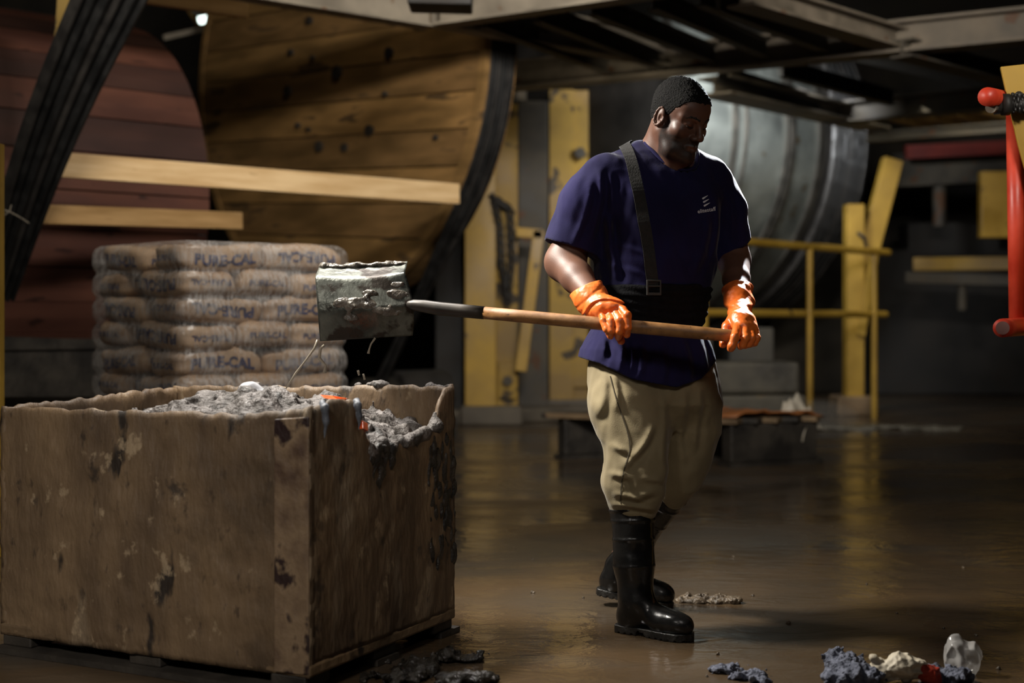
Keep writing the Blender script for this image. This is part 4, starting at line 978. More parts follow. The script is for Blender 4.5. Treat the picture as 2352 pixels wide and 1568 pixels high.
# ------------------------------------------------------------------ the man
man = thing('person', 'man in a navy T-shirt, suspender, tan trousers, orange gloves and black boots swinging a shovel', 'person', (.47, 4.9, 0))
man['label'] = 'man in navy T-shirt, tan trousers, orange gloves and black rubber boots holding the shovel'
hs = 1.05; hf = np.array((.585, -.690, -.445)); hf /= np.linalg.norm(hf); hr = np.array((-.763, -.647, 0)); hr /= np.linalg.norm(hr); hu = -np.cross(hf, hr)
if hu[2] < 0: hu = -hu
HO = np.array(P(1563, 266, 4.82))
def h(r, f, u): return HO+hs*(hr*r+hf*f+hu*u)
HR = np.array((hr, hf, hu))
def he(S, c, r, k=.012, op='u'): S.ell(h(*c), np.array(r)*hs, HR, k, op)
def hc(S, a, b, ra, rb=None, k=.012, op='u'): S.cap(h(*a), h(*b), ra*hs, (rb if rb is not None else ra)*hs, k, op)
def axis(*segs):
    out = []
    for a, b, st in segs: out += list(np.arange(a, b-1e-6, st))
    return np.array(out)
S = SDF(axis((.07, .45, .005), (.45, .72, .0022), (.72, .90, .006)), axis((4.45, 4.70, .006), (4.70, 5.0, .0024), (5.0, 5.25, .007)), axis((.10, .95, .02), (.95, 1.5, .006), (1.5, 1.90, .0022)))
# head
he(S, (0, -.018, .032), (.075, .096, .086)); he(S, (0, .040, .036), (.064, .052, .052), .03); he(S, (0, .030, -.040), (.062, .060, .074), .03)
for s in (-1, 1):
    hc(S, (s*.057, -.002, -.055), (s*.042, .045, -.100), .023, .024, .03); hc(S, (s*.042, .045, -.100), (0, .076, -.110), .024, .025, .025)
    he(S, (s*.046, .058, -.030), (.022, .022, .020), .025)
    hc(S, (s*.052, .060, .014), (s*.014, .086, .014), .010, .011, .016)
    he(S, (s*.033, .098, -.003), (.018, .018, .0125), .014, 's')
    he(S, (s*.033, .0715, -.003), (.0165, .0165, .0150), .006)       # lowered lids
    hc(S, (s*.046, .083, -.0095), (s*.022, .0875, -.0105), .0016, .0016, .002, 's')  # lash line crease
he(S, (0, .072, -.068), (.034, .026, .030), .02); he(S, (0, .082, -.106), (.021, .018, .018), .02)
hc(S, (0, .088, .006), (0, .108, -.030), .0085, .0115, .012); he(S, (0, .110, -.037), (.0135, .0125, .0115), .01)
for s in (-1, 1):
    he(S, (s*.0155, .0985, -.0425), (.0105, .0125, .0085), .007); he(S, (s*.008, .1065, -.050), (.0042, .0055, .004), .003, 's')
    hc(S, (s*.024, .0885, -.0725), (s*.006, .1015, -.0675), .0045, .0062, .006); hc(S, (s*.021, .0885, -.079), (0, .0985, -.082), .0055, .0078, .006)
hc(S, (-.026, .0955, -.0755), (.0, .107, -.0750), .0014, .0014, .003, 's'); hc(S, (.026, .0955, -.0755), (.0, .107, -.0750), .0014, .0014, .003, 's')
he(S, (0, .106, -.060), (.004, .004, .008), .005, 's')
# ears
for s in (-1, 1):
    e0_ = np.array((s*.079, -.008, -.014)); arc = []
    for i in range(10):
        a = math.radians(-60+i*29); arc.append((s*(.080+.008*math.sin(math.radians(i*20))), -.010-.0155*math.sin(a+1.2), -.012+.030*math.cos(a+1.2)*-1*-1))
    he(S, (s*.079, -.009, -.013), (.0065, .0160, .0295), .008)
    for a_, b_ in zip(arc, arc[1:]): hc(S, a_, b_, .0038, .0038, .003)
    he(S, (s*.085, -.002, -.016), (.0052, .0075, .012), .004, 's'); hc(S, (s*.080, .0035, -.030), (s*.080, -.004, -.038), .006, .005, .006)
    hc(S, (s*.078, .009, -.016), (s*.079, .008, -.024), .004, .0035, .004)
# neck and trapezius
nk0, nk1 = np.array(P(1506, 392, 4.92)), h(0, -.03, -.055)
S.cap(nk0, nk1, .078, .066, .03); S.cap(P(1530, 405, 4.93), P(1575, 412, 4.93), .052, .042, .03); S.cap(np.array(P(1535, 405, 4.86)), h(0, .02, -.075), .046, .048, .03)
S.cap(P(1430, 400, 4.87), P(1500, 362, 4.93), .03, .05, .05); S.cap(P(1620, 410, 4.98), P(1520, 362, 4.93), .03, .05, .05)
# trunk (under the clothes) and arms
S.ell(P(1507, 500, 4.91), (.17, .085, .17), k=.03); S.ell(P(1498, 650, 4.88), (.17, .11, .20), k=.06); S.ell(P(1497, 800, 4.88), (.17, .115, .12), k=.06)
EL_R, WR_R = np.array(P(1298, 602, 4.82)), np.array(P(1370, 694, 4.585)); EL_L, WR_L = np.array(P(1686, 598, 5.0)), np.array(P(1700, 712, 4.66))
S.chain([P(1375, 440, 4.82), P(1330, 520, 4.82), EL_R], [.055, .060, .066], .02)
S.chain([EL_R, EL_R*.6+WR_R*.4, WR_R], [.068, .052, .031], .02)
S.chain([P(1645, 440, 5.0), P(1675, 510, 5.01), EL_L], [.052, .052, .055], .02)
S.chain([EL_L, EL_L*.6+WR_L*.4, WR_L], [.057, .044, .030], .02)
# legs
for hp, kn, an in ((P(1440, 830, 4.84), P(1458, 1080, 4.72), (.405, 4.735, .14)), (P(1560, 830, 4.95), P(1556, 1085, 4.95), (.385, 5.165, .17))):
    S.chain([hp, kn, an], [.085, .045, .032], .03)
skin = mat('brown_skin', (88, 58, 45), (106, 73, 57), 6, .46, .55, bump=.05, bscale=260, attr=('beard', (34, 26, 23)), spec=.5)
me = S.mesh('body'); co = np.zeros(len(me.vertices)*3); me.vertices.foreach_get('co', co); co = co.reshape(-1, 3)
L3 = (co-HO)/hs; r3, f3, u3 = L3@hr, L3@hf, L3@hu
jaw = np.clip((-.040-.25*np.clip(.06-f3, 0, .1)+ .0-u3)/.018+.4, 0, 1)*np.clip((f3-.004)/.012, 0, 1)*np.clip((u3+.145)/.02, 0, 1)
side = np.clip((f3-.006)/.008, 0, 1)*np.clip((.034-f3)/.012, 0, 1)*np.clip((.01-u3)/.02, 0, 1)
beard = np.maximum(jaw, side)*np.clip((u3+.150)/.02, 0, 1)
must = np.exp(-((u3+.060)/.007)**2)*np.clip((f3-.07)/.01, 0, 1)*np.clip((.034-np.abs(r3))/.008, 0, 1); lips = np.exp(-((u3+.0755)/.0085)**4)*np.clip((.026-np.abs(r3))/.006, 0, 1)*np.clip((f3-.08)/.01, 0, 1)
beard = np.clip(np.maximum(beard*.85, must*.8)*(1-lips*.9)+fbm(co[:, 0]*160, co[:, 1]*160, co[:, 2]*160, 2, 3)*.12*np.maximum(beard, must), 0, 1)*(np.abs(L3).max(1) < .2)
at = me.attributes.new('beard', 'FLOAT', 'POINT'); at.data.foreach_set('value', beard.astype(np.float32))
link('body', me, skin, man)
# hair
S = SDF((.44, .74, .0017), (4.66, 5.02, .0019), (1.60, 1.90, .0017))
he(S, (0, -.018, .033), (.0805, .0985, .090)); he(S, (0, .034, .046), (.069, .056, .052), .02); he(S, (0, -.060, -.02), (.052, .045, .045), .03)
def hair_cut(X, Y, Z):
    q = [(X-HO[0])/hs, (Y-HO[1])/hs, (Z-HO[2])/hs]; r, f, u = [q[0]*A[0]+q[1]*A[1]+q[2]*A[2] for A in (hr, hf, hu)]
    g_ = np.interp(f, [-.13, -.05, -.022, -.018, .012, .022, .034, .048, .058, .075, .12], [-.075, -.070, -.055, .004, .000, .010, .030, .040, .058, .068, .074])
    return (g_-u-.004*fbm(X*60, Y*60, Z*60, 2, 1))*hs
S.all(hair_cut, .004, 'i')
S.all(lambda X, Y, Z: -.0024*np.abs(fbm(X*190, Y*190, Z*190, 2, 5))+.001, op='+')
link('hair', S.mesh('hair'), mat('black_curls', (9, 8, 8), (21, 19, 17), 180, .8, bump=.8, bscale=260, spec=.2), man)
# brows and lashes
bw = mat('black_brow', (20, 17, 15), (30, 25, 22), 90, .7)
S = SDF((.44, .74, .0012), (4.60, 4.9, .0014), (1.66, 1.80, .0012))
for s in (-1, 1):
    p = [(s*.054, .070, .013), (s*.040, .082, .0215), (s*.026, .0905, .0215), (s*.013, .0965, .0165)]
    for a_, b_ in zip(p, p[1:]): hc(S, a_, b_, .0032, .0038, .003)
S.all(lambda X, Y, Z: fbm(X*400, Y*400, Z*400, 2, 5)*.0009, op='+')
link('eyebrows', S.mesh('eyebrows'), bw, man)
q = MB()
for s in (-1, 1): q.tube([h(s*.047, .0795, -.0085), h(s*.040, .0855, -.0105), h(s*.032, .0880, -.0112), h(s*.023, .0868, -.0105), h(s*.018, .084, -.009)], .0011*hs, 6)
q.done('eyelashes', bw, man, smooth=True)

# ---- T-shirt
psi = math.radians(24); e1 = np.array((math.cos(psi), math.sin(psi), 0)); e2 = np.array((math.sin(psi), -math.cos(psi), 0))
def loftf(rows, ex=2.5):
    """rows: (py, px, half width px, half depth m, Y)"""
    z_ = np.array([H-(r[0]-HOR)/F*r[4] for r in rows])[::-1]; cx = np.array([(r[1]-1176)/F*r[4] for r in rows])[::-1]; cy = np.array([r[4] for r in rows])[::-1]
    A_ = np.array([r[2]/F*r[4] for r in rows])[::-1]; B_ = np.array([r[3] for r in rows])[::-1]
    A_ = np.sqrt(np.maximum(A_**2-(B_*math.sin(psi))**2, .3*A_**2))/math.cos(psi)
    def f(X, Y, Z):
        x0_, y0_, a, b = [np.interp(Z, z_, v) for v in (cx, cy, A_, B_)]
        p = np.abs((X-x0_)*e1[0]+(Y-y0_)*e1[1])/a; q_ = np.abs((X-x0_)*e2[0]+(Y-y0_)*e2[1])/b
        d = ((p**ex+q_**ex)**(1/ex)-1)*np.minimum(a, b); return np.maximum(d, np.maximum(Z-z_[-1], z_[0]-Z))
    return f
S = SDF((.10, .88, .0045), (4.55, 5.30, .0055), (.78, 1.66, .0045))
S.all(loftf([(318, 1522, 40, .050, 4.95), (336, 1517, 72, .060, 4.94), (352, 1514, 98, .07, 4.92), (372, 1512, 130, .085, 4.91), (400, 1508, 150, .108, 4.90), (424, 1507, 155, .127, 4.90), (450, 1506, 158, .142, 4.90), (520, 1508, 145, .152, 4.89), (600, 1508, 135, .152, 4.88),
             (660, 1500, 128, .150, 4.88), (720, 1490, 117, .146, 4.88), (748, 1486, 117, .148, 4.88), (770, 1486, 130, .165, 4.88), (800, 1484, 147, .182, 4.88), (840, 1484, 157, .196, 4.88), (905, 1485, 162, .204, 4.88)]), .03, 'u')
S.cap(P(1398, 400, 4.85), P(1478, 362, 4.92), .062, .05, .03); S.cap(P(1640, 412, 4.99), P(1560, 366, 4.94), .062, .05, .03)
# sleeves
sl = SDF(S.x, S.y, S.z)
sl.chain([P(1390, 405, 4.82), P(1345, 470, 4.81), P(1314, 580, 4.83)], [.080, .088, .100], .03)
a_ = np.array(P(1253, 547, 4.83)); b_ = np.array(P(1376, 592, 4.83)); dd = b_-a_; nn = np.array((dd[2], 0, -dd[0])); nn /= np.linalg.norm(nn)
if nn[2] > 0: nn = -nn
sl.all(lambda X, Y, Z: (X-a_[0])*nn[0]+(Z-a_[2])*nn[2]-.10*(Y-4.83)*0, .003, 'i')
sr = SDF(S.x, S.y, S.z)
sr.chain([P(1625, 412, 4.99), P(1665, 480, 5.0), P(1683, 585, 5.02)], [.078, .076, .074], .03)
a2 = np.array(P(1640, 598, 5.02)); b2_ = np.array(P(1729, 550, 5.02)); dd = b2_-a2; n2 = np.array((-dd[2], 0, dd[0])); n2 /= np.linalg.norm(n2)
if n2[2] > 0: n2 = -n2
sr.all(lambda X, Y, Z: (X-a2[0])*n2[0]+(Z-a2[2])*n2[2]+Y*0, .003, 'i')
S.d = smin(S.d, sl.d, .022); S.d = smin(S.d, sr.d, .022)
# open neckline: cut a sloping hole round the neck
nc = np.array(P(1530, 362, 4.88))
nk_ = np.array(P(1541, 340, 4.895))
# drapery: soft ridges between pairs of points, and a fine crumple
def ridge(S, pts, r, depth=.5, op='u'):
    S.chain([np.array(P(*p)) for p in pts], [r]*len(pts), .02, op)
def W_(px, py): return np.array(P(px, py, 4.9))
def drape(X, Y, Z):
    px = X*F/4.85+1176; py = HOR-(Z-H)*F/4.85
    d = 0.
    def line(x0_, y0_, x1_, y1_, wd, amp, s=None):
        L_ = math.hypot(x1_-x0_, y1_-y0_); tx, ty = (x1_-x0_)/L_, (y1_-y0_)/L_
        a = (px-x0_)*tx+(py-y0_)*ty; b = -(px-x0_)*ty+(py-y0_)*tx+6*np.sin(a/35.)
        return amp*np.exp(-(b/wd)**2)*np.clip(a/25, 0, 1)*np.clip((L_-a)/25, 0, 1)
    front = np.clip((5.0-Y)/.1, 0, 1)
    for l in ((1372, 392, 1362, 560, 7, .008), (1392, 400, 1400, 600, 9, .008), (1352, 420, 1318, 575, 8, .007), (1378, 480, 1420, 660, 9, .007), (1420, 420, 1400, 520, 8, .004),
              (1395, 560, 1500, 600, 8, .006), (1390, 610, 1480, 640, 8, .006), (1405, 655, 1500, 668, 7, .005), (1520, 560, 1590, 690, 10, .006), (1645, 450, 1640, 600, 8, .008), (1675, 430, 1695, 560, 7, .006), (1625, 500, 1590, 640, 9, .006),
              (1380, 760, 1372, 826, 8, .010), (1420, 765, 1408, 850, 8, .012), (1460, 770, 1455, 870, 9, .009), (1505, 775, 1512, 880, 9, .008), (1555, 770, 1575, 880, 8, .010), (1595, 765, 1612, 860, 7, .010), (1440, 780, 1430, 855, 5, .008)):
        d = d-line(*l)*front
        l2 = list(l); l2[0] += 14; l2[2] += 14; l2[5] *= -.8; d = d-line(*l2)*front
    back = np.clip((Y-4.95)/.05, 0, 1); d = d-back*.006*np.sin(px/9.+np.sin(py/60.))
    d = d+.006*fbm(X*9, Y*9, Z*6, 3, 4)+.0025*fbm(X*28, Y*28, Z*14, 2, 8)
    return d
S.all(lambda X, Y, Z: drape(X, Y, Z)*np.clip((np.sqrt(((X-nk_[0])/.1)**2+((Y-nk_[1])/.1)**2+((Z-nk_[2])/.09)**2)-.95)*4, 0, 1), op='+')
pre = S.mesh('pre'); pb_ = BVHTree.FromPolygons([v.co[:] for v in pre.vertices], [p.vertices[:] for p in pre.polygons]); bpy.data.meshes.remove(pre)
rib = []
for i in range(64):
    a = 2*math.pi*i/64; ca_, sa_ = .097*math.cos(a), .080*math.sin(a); q_ = Vector((nk_[0]+e1[0]*ca_+e2[0]*sa_, nk_[1]+e1[1]*ca_+e2[1]*sa_, 1.75)); hit = pb_.ray_cast(q_, Vector((0, 0, -1)))[0]; rib.append(hit if hit else Vector((q_.x, q_.y, 1.5)))
for _ in range(5): rib = [(rib[i-1]+rib[i]*2+rib[(i+1) % 64])/4 for i in range(64)]
rib = [pb_.find_nearest(p)[0] for p in rib]
for _ in range(2): rib = [(rib[i-1]+rib[i]*2+rib[(i+1) % 64])/4 for i in range(64)]
S.put(lambda X, Y, Z: (np.sqrt((((X-nk_[0])*e1[0]+(Y-nk_[1])*e1[1])/.097)**2+(((X-nk_[0])*e2[0]+(Y-nk_[1])*e2[1])/.080)**2)-1)*.080+Z*0, (nk_[0]-.15, nk_[1]-.15, 1.42), (nk_[0]+.15, nk_[1]+.15, 1.8), .003, 's')
# hem
def hem(X, Y, Z):
    px = X*F/4.88+1176; zz_ = np.interp(px, [1300, 1328, 1370, 1440, 1540, 1600, 1640], [820, 822, 834, 868, 888, 870, 832]); return (H-(zz_-HOR)/F*4.75)-Z+Y*0
S.all(hem, .003, 'i')
shirt_me = S.mesh('t_shirt')
navy = mat('navy_cotton', (22, 20, 50), (31, 28, 65), 5, .9, bump=.08, bscale=300, sheen=.08, spec=.15)
link('t_shirt', shirt_me, navy, man)
bv_ = BVHTree.FromPolygons([v.co[:] for v in shirt_me.vertices], [p.vertices[:] for p in shirt_me.polygons])
def onto(bvh, px, py, off=.0):
    o_ = Vector((0, 0, H)); d = Vector(((px-1176)/F, 1, -(py-HOR)/F)).normalized(); hit, n_, _, _ = bvh.ray_cast(o_, d)
    if hit is None: return None, None
    if n_.dot(d) > 0: n_ = -n_
    return hit+n_*off, n_
# collar rib
q = MB(); q.tube(rib+[rib[0]], .0075, 8, caps=False); q.done('collar', navy, man, smooth=True)
# back support belt
S = SDF((.24, .72, .005), (4.62, 5.12, .006), (.98, 1.24, .005))
S.all(loftf([(655, 1499, 131, .164, 4.88), (668, 1498, 136, .168, 4.88), (700, 1493, 132, .167, 4.88), (735, 1488, 128, .164, 4.88), (752, 1486, 121, .160, 4.88)], 2.4), .01, 'u')
S.all(lambda X, Y, Z: .005*np.sin(Z*230+3*np.sin(X*14))*.5+.003*fbm(X*18, Y*18, Z*30, 2, 2), op='+')
belt_me = S.mesh('support_belt'); link('support_belt', belt_me, mat('black_elastic', (9, 9, 11), (17, 17, 20), 60, .9, spec=.15, bump=.4, bscale=120), man)
# suspender
strap = mat('black_webbing', (22, 21, 19), (32, 30, 27), 80, .8, bump=.3, bscale=200)
pts = []; ns = []
for py in np.linspace(338, 690, 46):
    px = np.interp(py, [334, 345, 365, 390, 420, 450, 480, 515, 550, 585, 615, 640, 660, 690], [1434, 1440, 1447, 1454, 1461, 1467, 1473, 1479, 1485, 1490, 1494, 1497, 1498, 1498])
    p, n_ = onto(bv_, px, py, .006)
    if p is None: continue
    pts.append(p); ns.append(n_)
for _ in range(2): pts = [pts[0]]+[(pts[i-1]+pts[i]*2+pts[i+1])/4 for i in range(1, len(pts)-1)]+[pts[-1]]
ns = [sum((ns[max(0, min(len(ns)-1, i+k))] for k in (-2, -1, 0, 1, 2)), Vector()).normalized() for i in range(len(ns))]
bk = []; bn = []
for t_ in np.linspace(.015, .13, 8):
    hit, n_, _, _ = bv_.ray_cast(Vector((pts[0].x+.35*t_, pts[0].y+t_, 1.9)), Vector((0, 0, -1)))
    if hit and hit.z > 1.35: bk.insert(0, hit+n_*.007); bn.insert(0, n_)
for _ in range(2): bk = [bk[0]]+[(bk[i-1]+bk[i]*2+bk[i+1])/4 for i in range(1, len(bk)-1)]+[bk[-1]]
q = MB(); q.ribbon(bk+pts, bn+ns, .040, .0025); q.done('suspender', strap, man)
pc, pn = onto(bv_, 1498, 660, .012); pn = (pn+Vector((0, -1, 0))).normalized(); rt = pn.cross(Vector((0, 0, 1))).normalized(); ut = rt.cross(pn).normalized()
q = MB()
for dz_, hh_ in ((.022, .006), (.004, .005), (-.022, .010)): q.bar(pc-rt*.022+ut*dz_, pc+rt*.022+ut*dz_, .008, hh_, up=ut)
for dx_ in (-.022, .022): q.bar(pc+rt*dx_-ut*.026, pc+rt*dx_+ut*.025, .006, .008, up=pn)
q.done('buckle', mat('dull_buckle', (50, 48, 46), (66, 64, 60), 30, .4), man, bevel=.0015)
# chest print
def on_shirt(me0, px0, py0, rot, name, m, off=.0022):
    me0 = me0.copy(); n_ = len(me0.vertices); co = np.zeros(n_*3); me0.vertices.foreach_get('co', co); co = co.reshape(-1, 3); out = []; last = None
    ca, sa = math.cos(rot), math.sin(rot)
    for x, y, _ in co:
        px = px0+(x*ca-y*sa); py = py0-(x*sa+y*ca); p, nn_ = onto(bv_, px, py, off)
        if p is None: p = last or P(px, py, 4.8)
        last = p; out.append(tuple(p))
    me0.vertices.foreach_set('co', np.array(out).ravel()); me0.update(); me0.materials.clear(); return link(name, me0, m, man)
white = mat('white_print', (222, 222, 228), (236, 236, 240), 30, .7)
tm = text_mesh('elitestaff', 12.5, .012); on_shirt(tm, 1622, 483, math.radians(9), 'chest_lettering', white)
for k, (x0_, y0_, x1_, y1_) in enumerate(((1612, 457, 1625, 449), (1614, 465, 1627.5, 457.5), (1615.5, 473.5, 1630, 465.5))):
    bm2 = bmesh.new(); nseg = 8; L_ = math.hypot(x1_-x0_, y1_-y0_); tx, ty = (x1_-x0_)/L_, (y1_-y0_)/L_; rows_ = []
    for i in range(nseg+1):
        s = i/nseg; wd_ = 2.1*(1-s)**.8*(min(1, s*6+.45))+.25; cx_, cy_ = x0_+(x1_-x0_)*s, y0_+(y1_-y0_)*s
        rows_.append([bm2.verts.new((cx_-ty*wd_-1620, -(cy_+tx*wd_-460), 0)), bm2.verts.new((cx_+ty*wd_-1620, -(cy_-tx*wd_-460), 0))])
    for A_, B_ in zip(rows_, rows_[1:]): bm2.faces.new((A_[0], A_[1], B_[1], B_[0]))
    m2 = bpy.data.meshes.new('chest_emblem'); bm2.to_mesh(m2); bm2.free(); on_shirt(m2, 1620, 460, 0, 'chest_emblem', white)

# ---- trousers
S = SDF((.12, .80, .0045), (4.50, 5.32, .0055), (.34, .98, .0045))
S.all(loftf([(790, 1495, 120, .140, 4.88), (830, 1497, 132, .155, 4.88), (880, 1499, 141, .170, 4.88), (925, 1501, 142, .165, 4.87), (985, 1505, 126, .10, 4.87)], 2.4), .03, 'u')
S.chain([P(1428, 850, 4.825), P(1437, 930, 4.79), P(1462, 1000, 4.76), P(1462, 1070, 4.74), P(1458, 1120, 4.745), P(1453, 1160, 4.75)], [.104, .114, .106, .098, .094, .074], .05)
S.chain([P(1568, 850, 4.96), P(1572, 930, 4.94), P(1570, 1000, 4.93), P(1562, 1060, 4.94), P(1552, 1105, 4.95), P(1545, 1140, 4.97)], [.112, .112, .104, .092, .070, .042], .05)
def tdrape(X, Y, Z):
    px = X*F/4.8+1176; py = HOR-(Z-H)*F/4.8; d = 0.
    def line(x0_, y0_, x1_, y1_, wd, amp):
        L_ = math.hypot(x1_-x0_, y1_-y0_); tx, ty = (x1_-x0_)/L_, (y1_-y0_)/L_; a = (px-x0_)*tx+(py-y0_)*ty; b = -(px-x0_)*ty+(py-y0_)*tx+5*np.sin(a/28.)
        return amp*np.exp(-(b/wd)**2)*np.clip(a/25, 0, 1)*np.clip((L_-a)/25, 0, 1)
    for l in ((1385, 850, 1372, 960, 10, .006), (1402, 850, 1412, 940, 8, .008), (1495, 960, 1425, 1072, 9, .012), (1395, 1010, 1440, 1045, 8, .014), (1390, 1075, 1440, 1095, 8, .012), (1400, 1122, 1470, 1142, 7, .012),
              (1450, 1085, 1520, 1100, 8, .007), (1440, 1135, 1500, 1118, 6, .008), (1560, 880, 1575, 1080, 10, .008), (1600, 880, 1605, 1040, 9, .008), (1515, 900, 1520, 1060, 10, .009), (1395, 1150, 1500, 1158, 6, .008), (1415, 1065, 1425, 1120, 6, .006)):
        d = d-line(*l)
        l2 = list(l); l2[0] += 10; l2[2] += 10; l2[1] += 12; l2[3] += 12; l2[5] *= -.8; d = d-line(*l2)
    d = d+.007*fbm(X*8, Y*8, Z*6, 3, 14)+.0025*fbm(X*26, Y*26, Z*20, 2, 18); return d
S.all(tdrape, op='+')
tro = S.mesh('trousers'); link('trousers', tro, mat('khaki_twill', (122, 110, 84), (140, 127, 98), 4, .8, bump=.1, bscale=280, sheen=.15, spec=.25), man)
tb = BVHTree.FromPolygons([v.co[:] for v in tro.vertices], [p.vertices[:] for p in tro.polygons]); pts = []; ns = []
SE = [(1402, 862), (1412, 900), (1420, 930), (1431, 960), (1440, 985), (1446, 1010), (1447, 1035), (1440, 1060), (1432, 1085), (1428, 1110), (1426, 1140), (1426, 1158)]
for py in np.linspace(864, 1156, 60):
    px = np.interp(py, [a_[1] for a_ in SE], [a_[0] for a_ in SE])
    p, n_ = onto(tb, px, py, .0012)
    if p is not None: pts.append(p); ns.append(n_)
q = MB(); q.ribbon(pts, ns, .0035, .0018); q.done('side_seam', mat('dark_seam', (70, 62, 46), None, 8, .9), man)

# ---- boots
rub = mat('black_rubber', (16, 16, 16), (26, 25, 24), 12, .16, .32, bump=.12, bscale=40, spots=(60, 56, 50), sscale=16, sthr=.68)
rub2 = mat('muddy_rubber', (14, 14, 13), (38, 35, 31), 18, .35, .5, bump=.5, bscale=60)
def boot(heel, yaw, pitch, top, topr, anr=.050, lift=0, seed=1):
    """heel ground point, direction of the toe, top centre of the leg"""
    heel = np.array(heel, float); fw = np.array((math.cos(yaw)*math.cos(pitch), math.sin(yaw)*math.cos(pitch), -math.sin(pitch))); sd = np.array((-math.sin(yaw), math.cos(yaw), 0.)); up_ = np.cross(fw, sd)
    if up_[2] < 0: up_ = -up_
    B_ = lambda a, b, c: heel+fw*a+sd*b+up_*c
    lo = np.minimum(heel-.12, np.array(top)-.12); hi = np.maximum(heel+.36, np.array(top)+.12)
    R3 = np.array((fw, sd, up_)); top = np.array(top, float); an = B_(.072, 0, .115)
    S = SDF((lo[0]-.2, hi[0]+.02, .004), (min(lo[1], heel[1]-.34), hi[1], .004), (-.01, hi[2], .004))
    m1 = an*.62+top*.38
    S.chain([B_(.068, 0, .075), an, m1, top], [.050, anr, (anr+topr)/2+.002, topr], .02)
    S.ell(B_(.062, 0, .052), (.058, .042, .052), R3, .02); S.cap(B_(.09, 0, .085), B_(.17, 0, .055), .044, .040, .03); S.ell(B_(.205, .0, .050), (.075, .049, .044), R3, .025)
    S.ell(B_(.235, 0, .048), (.048, .046, .038), R3, .015)
    dirn = (top-an)/np.linalg.norm(top-an)
    S.all(lambda X, Y, Z: (X-top[0])*dirn[0]+(Y-top[1])*dirn[1]+(Z-top[2])*dirn[2], .004, 'i')
    for fr_, a_ in ((.985, .0035), (.87, .003), (.66, .003), (.36, .002)):
        c_ = an+(top-an)*fr_
        def ring(X, Y, Z): s = (X-c_[0])*dirn[0]+(Y-c_[1])*dirn[1]+(Z-c_[2])*dirn[2]; return -a_*np.exp(-(s/.0045)**2)
        S.all(ring, op='+')
    S.all(lambda X, Y, Z: fbm(X*14, Y*14, Z*9, 2, seed)*.004, op='+')
    S.all(lambda X, Y, Z: -((X-heel[0])*up_[0]+(Y-heel[1])*up_[1]+(Z-heel[2])*up_[2]-.014), .002, 'i')
    o_ = link('rubber_boot', S.mesh('rubber_boot'), rub, man)
    S2 = SDF((lo[0]-.2, hi[0]+.02, .003), (min(lo[1], heel[1]-.34), hi[1], .003), (-.02, heel[2]+.12, .003))
    def sole(X, Y, Z):
        x = (X-heel[0])*fw[0]+(Y-heel[1])*fw[1]+(Z-heel[2])*fw[2]; y = (X-heel[0])*sd[0]+(Y-heel[1])*sd[1]; z_ = (X-heel[0])*up_[0]+(Y-heel[1])*up_[1]+(Z-heel[2])*up_[2]
        wd_ = np.interp(x, [-.002, .01, .04, .10, .16, .21, .25, .275, .29], [.006, .034, .042, .037, .046, .053, .049, .032, .004]); d = np.abs(y)-wd_
        d = np.maximum(d, np.maximum(-x, x-.288)); arch = np.where((x > .095) & (x < .125), .012, .0); lug = np.where(np.sin(x*260) > .55, .005, 0.)
        return np.maximum(d*.8, np.maximum(z_-.026, arch+lug*(np.abs(y) > wd_-.012)-z_))
    S2.all(sole, .003, 'u'); link('sole', S2.mesh('sole'), rub2, o_, False)
    return o_
boot((.352, 4.765, .0), math.radians(-36), 0, P(1452, 1168, 4.755), .0745, .054, seed=1)
boot((.308, 5.19, .040), math.radians(-20), math.radians(8), P(1541, 1128, 4.985), .064, .046, seed=4)

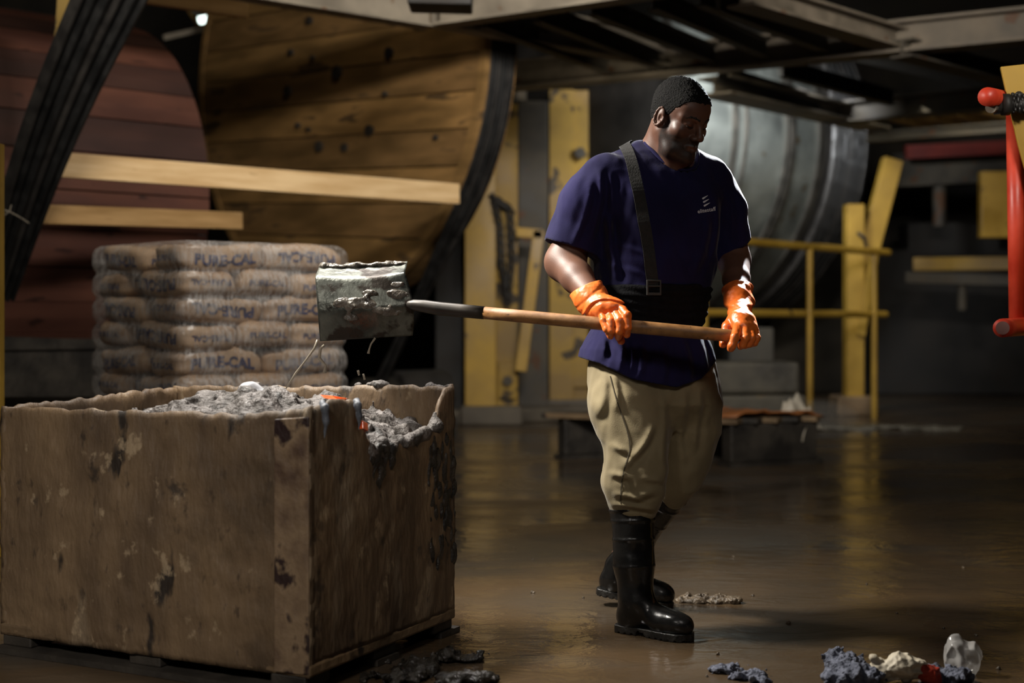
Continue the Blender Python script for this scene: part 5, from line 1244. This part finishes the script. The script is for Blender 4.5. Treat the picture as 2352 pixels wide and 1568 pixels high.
# ---- gloves
def glove(name, build, bb, m, st=.0021):
    S = SDF((bb[0], bb[1], st), (bb[2], bb[3], st), (bb[4], bb[5], st)); build(S)
    return link(name, S.mesh(name), m, man)
gm = mat('orange_rubber', (222, 104, 38), (236, 122, 50), 6, .34, .42, bump=.12, bscale=60, spec=.5)
gm2 = gm
def right_glove(S):
    W = lambda x, y, Y: np.array(P(x, y, Y))
    cu = W(1349, 668, 4.655); wr = W(1371, 706, 4.585)
    S.chain([cu+(cu-wr)*.3, W(1358, 686, 4.62), wr], [.059, .056, .044], .01)
    S.chain([W(1368, 700, 4.59), W(1392, 706, 4.55), W(1408, 706, 4.53)], [.038, .036, .030], .02)
    S.chain([W(1372, 710, 4.58), W(1384, 718, 4.545)], [.034, .022], .015)
    fing = (([(1383, 719, 4.548), (1386, 737, 4.492), (1393, 756, 4.478), (1398, 765, 4.497)], [.0135, .0118, .0110, .0100]),
            ([(1397, 716, 4.540), (1403, 737, 4.484), (1403, 760, 4.474), (1402, 772, 4.494)], [.0140, .0128, .0120, .0110]),
            ([(1410, 708, 4.530), (1423, 736, 4.476), (1422, 762, 4.470), (1420, 774, 4.492)], [.0145, .0134, .0126, .0112]),
            ([(1421, 701, 4.526), (1441, 724, 4.474), (1442, 752, 4.468), (1440, 768, 4.488)], [.0148, .0134, .0124, .0112]))
    for pts, rs in fing: S.chain([W(*p) for p in pts], rs, .0045)
    for x, y, Y in ((1384, 719, 4.545), (1397, 714, 4.535), (1409, 707, 4.525), (1420, 700, 4.52)): S.cap(W(x, y, Y), W(x-8, y-6, Y+.02), .015, .012, .012)
    S.chain([W(1396, 712, 4.585), W(1412, 742, 4.575), W(1420, 765, 4.548), W(1427, 783, 4.532)], [.020, .017, .0145, .0125], .008)
    # wrist creases and cuff folds
    def fold(X, Y, Z):
        px = X*F/4.6+1176; py = HOR-(Z-H)*F/4.6; a = (px-1349)*.5+(py-668)*.87; b = (px-1349)*.87-(py-668)*.5
        return .0045*np.exp(-((a-33-.012*b*b)/3.6)**2)-.003*np.exp(-((a-27-.012*b*b)/4)**2)+.002*np.exp(-((a-14+.2*b)/4)**2)+.0012*fbm(X*60, Y*60, Z*60, 2, 3)
    S.all(fold, op='+')
    ax_ = (cu-wr)/np.linalg.norm(cu-wr); S.all(lambda X, Y, Z: (X-cu[0])*ax_[0]*.9+(Y-cu[1])*.1+(Z-cu[2])*1.0*ax_[2]-.008, .002, 'i')
glove('rubber_glove', right_glove, (.10, .46, 4.42, 4.76, .92, 1.20), gm)
def left_glove(S):
    W = lambda x, y, Y: np.array(P(x, y, Y))
    cu = W(1694, 664, 4.80); wr = W(1700, 718, 4.66)
    S.chain([W(1693, 645, 4.84), cu, W(1697, 690, 4.73), wr], [.052, .051, .048, .037], .01)
    S.chain([W(1700, 716, 4.65), W(1702, 738, 4.58), W(1706, 752, 4.545)], [.036, .037, .030], .02)
    S.chain([W(1712, 735, 4.60), W(1726, 756, 4.55)], [.028, .022], .02)
    fing = (([(1694, 753, 4.530), (1688, 774, 4.482), (1681, 794, 4.478), (1679, 800, 4.486)], [.0155, .0142, .0132, .0122]),
            ([(1710, 755, 4.530), (1713, 776, 4.487), (1706, 792, 4.492), (1701, 795, 4.505)], [.0145, .0135, .0120, .011]),
            ([(1723, 756, 4.540), (1727, 777, 4.500), (1719, 791, 4.505), (1712, 794, 4.52)], [.0140, .0130, .0120, .011]),
            ([(1733, 757, 4.560), (1738, 776, 4.530), (1732, 787, 4.530), (1725, 791, 4.54)], [.0135, .0125, .0115, .010]))
    for pts, rs in fing: S.chain([W(*p) for p in pts], rs, .0042)
    S.chain([W(1686, 735, 4.60), W(1671, 750, 4.575), W(1663, 772, 4.562), W(1661, 790, 4.548)], [.022, .0175, .0155, .0130], .008)
    def fold(X, Y, Z):
        px = X*F/4.65+1176; py = HOR-(Z-H)*F/4.65
        return .003*np.exp(-((py-712-.15*(px-1695))/5)**2)-.002*np.exp(-((py-700)/5)**2)+.0014*fbm(X*60, Y*60, Z*60, 2, 3)+.003*np.sin(py/7.)*np.clip((px-1712)/10, 0, 1)*np.clip((720-py)/20, 0, 1)
    S.all(fold, op='+')
    a = np.array(P(1662, 668, 4.80)); b = np.array(P(1727, 662, 4.80)); S.all(lambda X, Y, Z: Z-(a[2]+.012+.014*(1-((X-(a[0]+b[0])/2)/.05)**2))+(Y-4.80)*.25, .002, 'i')
glove('rubber_glove', left_glove, (.62, .90, 4.42, 4.92, .90, 1.20), gm2)
